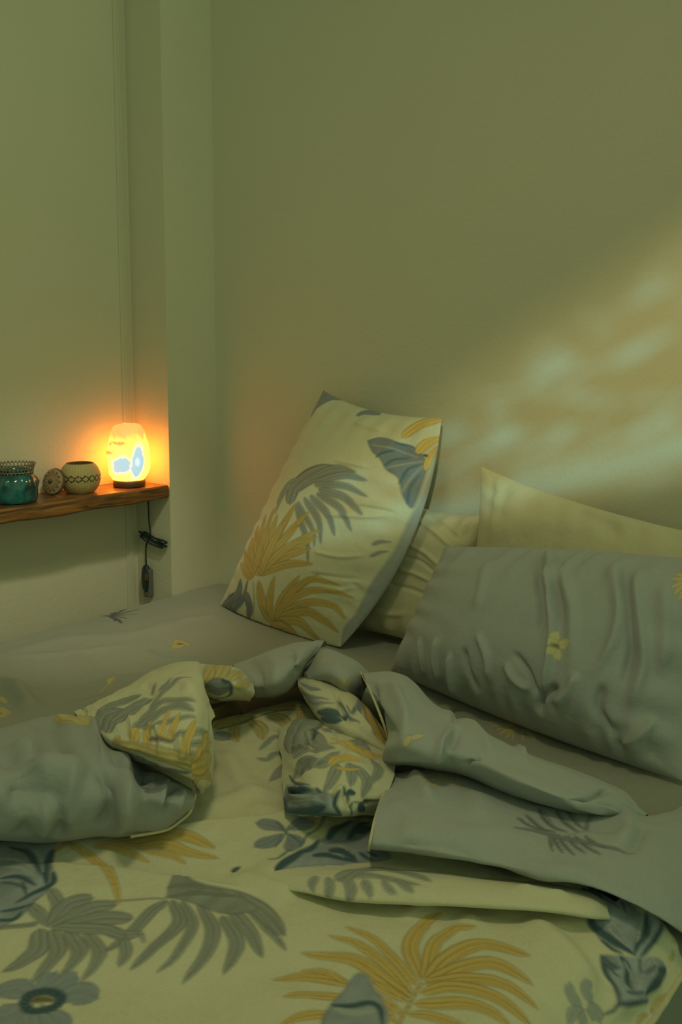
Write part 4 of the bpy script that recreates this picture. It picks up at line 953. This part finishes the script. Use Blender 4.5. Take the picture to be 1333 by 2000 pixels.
add(c, 'pinched_underside', 'second pinched tuft of the grey underside')

# --- striped printed fold between tufts and roll
c = patch([[(586, 1326, .555), (640, 1350, .555), (702, 1390, .555), (766, 1462, .555)],
           [(582, 1320, .60), (640, 1332, .625), (704, 1370, .63), (768, 1452, .60)],
           [(584, 1340, .61), (628, 1368, .64), (690, 1414, .64), (757, 1466, .605)],
           [(590, 1355, .59), (620, 1396, .61), (670, 1440, .61), (738, 1476, .585)],
           [(595, 1362, .56), (622, 1408, .56), (668, 1450, .56), (732, 1482, .56)]], .0024)
c.fill(CREAM*.97); c.wrinkle(.004, 12, 14, 151, 3); c.refresh()
c.crease([(655, 1350), (668, 1390), (700, 1420)], .008, -.010); c.crease([(690, 1372), (700, 1400), (735, 1440)], .008, .008); c.refresh()
def PS(L, w_, col, **k): c.stroke([K(*p) for p in L], w_/2.666, col, **k)
for L, w_ in [([(560, 350), (620, 380), (700, 390)], 26), ([(580, 385), (640, 410), (730, 410)], 24), ([(545, 300), (600, 330), (660, 340)], 22), ([(790, 420), (840, 430), (880, 400)], 24), ([(820, 450), (860, 450), (900, 420)], 20)]: PS(L, w_, BLUE*1.1, vein=.3)
for L, w_ in [([(640, 455), (700, 460), (800, 480)], 50), ([(660, 490), (720, 500), (770, 500)], 44), ([(745, 400), (800, 470), (860, 510)], 14)]: PS(L, w_, TEAL*1.5, vein=.2)
PS([(920, 440), (950, 540), (1020, 650)], 60, GOLD*1.05); PS([(980, 600), (1000, 630), (1020, 655)], 20, GOLD*.6)
add(c, 'striped_fold', 'cream fold with blue stripes and a gold tip')

# --- rumpled printed middle
c = patch([[(545, 1436, .547), (590, 1418, .548), (682, 1436, .548), (775, 1488, .548)],
           [(546, 1424, .558), (590, 1404, .595), (682, 1424, .61), (775, 1476, .59)],
           [(547, 1476, .567), (592, 1460, .625), (682, 1474, .64), (770, 1514, .605)],
           [(551, 1538, .577), (600, 1528, .63), (682, 1532, .635), (755, 1556, .605)],
           [(555, 1583, .578), (610, 1588, .605), (682, 1588, .605), (738, 1586, .58)],
           [(559, 1590, .552), (612, 1593, .553), (682, 1592, .553), (736, 1590, .553)]], .0022)
c.fill(CREAM*.98); c.wrinkle(.006, 8, 10, 161, 3); c.wrinkle(.002, 30, 24, 165, 2); c.refresh()
K = lambda x, y: (480+x/4.166, 1380+y/4.166)
for pts, wd, h in [([K(370, 360), K(450, 330), K(580, 360)], .007, .008), ([K(400, 470), K(520, 440), K(640, 460), K(760, 370)], .007, .009), ([K(400, 600), K(470, 500), K(560, 480)], .007, -.008), ([K(340, 650), K(430, 680), K(540, 660)], .006, .009), ([K(310, 740), K(450, 730), K(700, 800)], .007, .010),
                   ([K(340, 700), K(500, 715), K(620, 720)], .006, -.008), ([K(700, 320), K(860, 330), K(1060, 410)], .008, .009), ([K(700, 480), K(840, 410), K(980, 450)], .007, .007), ([K(720, 800), K(760, 690), K(830, 660)], .007, .008), ([K(800, 660), K(830, 760), K(870, 860)], .006, -.008), ([K(560, 200), K(520, 300), K(590, 390)], .008, -.008), ([K(950, 770), K(1050, 780), K(1100, 760)], .006, -.008)]: c.crease(pts, wd, h)
c.refresh()
def PS(L, w_, col, **k): c.stroke([K(*p) for p in L], w_/4.166, col, **k)
for L, w_ in [([(380, 380), (430, 180), (580, 60)], 120), ([(390, 420), (480, 350), (600, 350), (700, 335)], 60), ([(410, 475), (520, 460), (640, 440), (760, 365)], 60), ([(470, 570), (520, 520), (700, 430)], 70), ([(530, 190), (600, 300), (720, 340)], 80), ([(380, 600), (440, 480), (520, 420)], 60), ([(640, 200), (760, 200), (900, 260)], 80), ([(760, 470), (700, 600), (640, 690)], 100), ([(850, 460), (865, 560), (855, 650)], 84), ([(900, 480), (990, 620), (950, 740)], 76), ([(1030, 430), (1080, 540), (980, 660)], 64), ([(830, 330), (920, 330), (960, 280)], 60)]: PS(L, w_, SLATE*1.05, vein=.35)
for L, w_ in [([(830, 205), (960, 240), (1160, 345)], 56), ([(690, 300), (850, 330), (1000, 400), (1110, 395)], 44), ([(680, 475), (820, 410), (970, 455)], 54), ([(740, 500), (850, 512), (940, 508)], 30), ([(700, 260), (730, 265), (760, 280)], 24)]: PS(L, w_, GOLD*1.05)
c.poly([K(*p) for p in [(335, 640), (440, 640), (560, 665), (700, 710), (730, 780), (780, 890), (560, 892), (340, 888), (310, 745)]], BLUE*1.05, vein=.4)
for L, w_ in [([(335, 650), (380, 695), (535, 680)], 60), ([(308, 740), (345, 850), (500, 860), (650, 815)], 56), ([(340, 885), (550, 892), (775, 885)], 30), ([(355, 560), (400, 620), (525, 640)], 28), ([(795, 655), (825, 720), (830, 790)], 30), ([(830, 690), (870, 700), (895, 700)], 52), ([(715, 815), (735, 740), (770, 680)], 34), ([(710, 790), (750, 850), (778, 888)], 26), ([(870, 780), (855, 830), (862, 890)], 24), ([(920, 800), (950, 830), (970, 850)], 70), ([(880, 775), (980, 770), (1095, 765)], 16), ([(540, 180), (570, 210), (540, 280)], 44), ([(575, 660), (600, 690), (620, 700)], 22)]: PS(L, w_, TEAL, vein=.1, edge=1)
for L in [[(420, 440), (500, 400), (600, 395)], [(440, 520), (560, 480), (700, 400)], [(710, 180), (720, 210), (740, 250)], [(340, 780), (480, 760), (640, 780)]]: PS(L, 12, LIGHTBLUE*1.2, vein=0)
add(c, 'rumpled_middle', 'rumpled cream folds with dark blue and gold print')

# --- lower grey fold, underside lying over the cover at the right
c = patch([[(762, 1532, .556), (860, 1512, .556), (980, 1542, .556), (1120, 1582, .556), (1250, 1600, .55), (1345, 1580, .525), (1450, 1570, .515)],
           [(770, 1514, .590), (860, 1500, .592), (980, 1530, .588), (1120, 1570, .58), (1250, 1590, .57), (1345, 1572, .535), (1450, 1560, .52)],
           [(742, 1572, .612), (850, 1568, .618), (980, 1590, .612), (1120, 1620, .602), (1250, 1645, .585), (1350, 1640, .55), (1450, 1640, .52)],
           [(728, 1630, .606), (850, 1632, .614), (980, 1650, .606), (1120, 1682, .60), (1245, 1715, .585), (1345, 1735, .55), (1450, 1740, .46)],
           [(721, 1656, .588), (850, 1671, .594), (980, 1694, .592), (1130, 1727, .588), (1240, 1768, .572), (1340, 1822, .53), (1440, 1880, .42)],
           [(722, 1654, .557), (850, 1668, .557), (980, 1690, .557), (1130, 1722, .557), (1240, 1762, .545), (1338, 1815, .50), (1440, 1870, .39)]], .003)
c.fill(GREY*1.0); c.wrinkle(.006, 5, 6, 171, 3); c.wrinkle(.0014, 22, 22, 175, 2); c.refresh()
for pts, wd, h in [([(805, 1510), (830, 1545), (845, 1570)], .012, .012), ([(760, 1560), (800, 1600), (790, 1650)], .02, .007), ([(925, 1540), (935, 1580), (920, 1610)], .02, .008), ([(850, 1640), (960, 1630), (1080, 1660)], .03, .006), ([(1180, 1650), (1225, 1630), (1248, 1590)], .014, .012), ([(1200, 1660), (1240, 1650), (1258, 1610)], .01, -.008), ([(980, 1700), (1100, 1700), (1200, 1740)], .02, .006), ([(770, 1655), (850, 1650), (940, 1680)], .014, -.005)]: c.crease(pts, wd, h)
c.refresh()
K = lambda x, y: (690+x/2.073, 1300+y/2.073)
def PS(L, w_, col, **k): c.stroke([K(*p) for p in L], w_/2.073, col, **k)
DK = np.array((.13, .14, .15))
for L in [[(665, 615), (720, 650), (790, 670)], [(700, 605), (760, 655), (820, 675)], [(755, 580), (800, 645), (865, 675)], [(825, 590), (865, 640), (910, 675)], [(870, 580), (900, 630), (940, 665)], [(970, 600), (950, 635), (945, 670)], [(940, 690), (980, 720), (1020, 740)], [(900, 690), (950, 735), (1000, 765)], [(865, 690), (900, 730), (940, 760)], [(830, 685), (860, 730), (895, 768)], [(810, 680), (825, 720), (850, 760)], [(800, 680), (800, 715), (808, 752)]]:
    PS(L, 13, DK, vein=.1)
    PS([(x+5, y-3) for x, y in L], 4, LIGHTBLUE*.9, vein=0)
PS([(650, 655), (780, 680), (960, 720), (1140, 762)], 22, DK*1.5, vein=0); PS([(720, 660), (850, 690), (945, 672), (1060, 675)], 5, LIGHTBLUE*.8, vein=0)
for L in [[(235, 430), (330, 425), (440, 460)], [(255, 445), (340, 440), (440, 470)], [(275, 462), (350, 455), (435, 480)], [(290, 478), (360, 475), (450, 495)]]: PS(L, 12, PALEGOLD)
add(c, 'turned_back_underside', 'smooth grey underside with a dark embroidered frond')
e = np.array([(772, 1512, .592), (752, 1545, .608), (734, 1595, .613), (724, 1640, .606), (720, 1660, .588)])
tube('piping', at_z(e[:, 0], e[:, 1], e[:, 2]), .002, M_PIPE, duv)

# --- upper grey roll
c = patch([[(714, 1332, .55), (800, 1347, .55), (872, 1405, .55), (960, 1442, .55), (1080, 1492, .55), (1200, 1542, .55), (1270, 1603, .546)],
           [(706, 1312, .655), (783, 1317, .665), (842, 1374, .652), (930, 1418, .648), (1040, 1478, .633), (1180, 1534, .615), (1263, 1592, .560)],
           [(722, 1345, .672), (778, 1372, .69), (838, 1418, .680), (916, 1452, .670), (1020, 1506, .655), (1150, 1556, .632), (1260, 1599, .563)],
           [(745, 1400, .655), (768, 1438, .67), (822, 1464, .668), (900, 1480, .66), (1010, 1528, .65), (1120, 1570, .63), (1252, 1606, .560)],
           [(764, 1460, .60), (752, 1486, .605), (822, 1495, .615), (900, 1506, .618), (1000, 1548, .612), (1110, 1586, .60), (1244, 1611, .552)],
           [(770, 1464, .57), (764, 1488, .575), (826, 1491, .58), (902, 1500, .585), (1002, 1542, .585), (1110, 1580, .585), (1240, 1609, .548)]], .0026)
c.fill(GREY*1.0); c.wrinkle(.008, 6, 8, 181, 3); c.wrinkle(.0014, 24, 18, 184, 2); c.refresh()
for pts, wd, h in [([(735, 1330), (745, 1390), (790, 1440)], .012, -.014), ([(760, 1330), (790, 1390), (800, 1430)], .016, .010), ([(900, 1410), (865, 1450), (862, 1490)], .009, .014), ([(915, 1420), (885, 1450), (893, 1505)], .008, -.010), ([(905, 1495), (925, 1485), (940, 1478)], .005, -.008), ([(960, 1410), (950, 1450), (960, 1490)], .014, .007), ([(1010, 1460), (1025, 1480), (1030, 1495)], .007, .010),
                   ([(1110, 1575), (1160, 1555), (1195, 1543)], .007, -.010), ([(1095, 1560), (1120, 1570), (1190, 1590)], .012, .006), ([(840, 1380), (880, 1400), (960, 1410)], .012, .006), ([(760, 1480), (830, 1480), (890, 1470)], .012, .006)]: c.crease(pts, wd, h)
c.refresh()
for L in [[(788, 1452), (798, 1446), (806, 1440)], [(805, 1441), (818, 1438), (829, 1437)]]: c.stroke(L, 10, np.array((.62, .52, .30)), vein=.05)
add(c, 'rolled_underside', 'thick grey roll of the underside')
e = np.array([(706, 1314, .657), (722, 1346, .672), (745, 1401, .655), (764, 1458, .603)])
tube('piping', at_z(e[:, 0], e[:, 1], e[:, 2]), .0022, M_PIPE, duv)
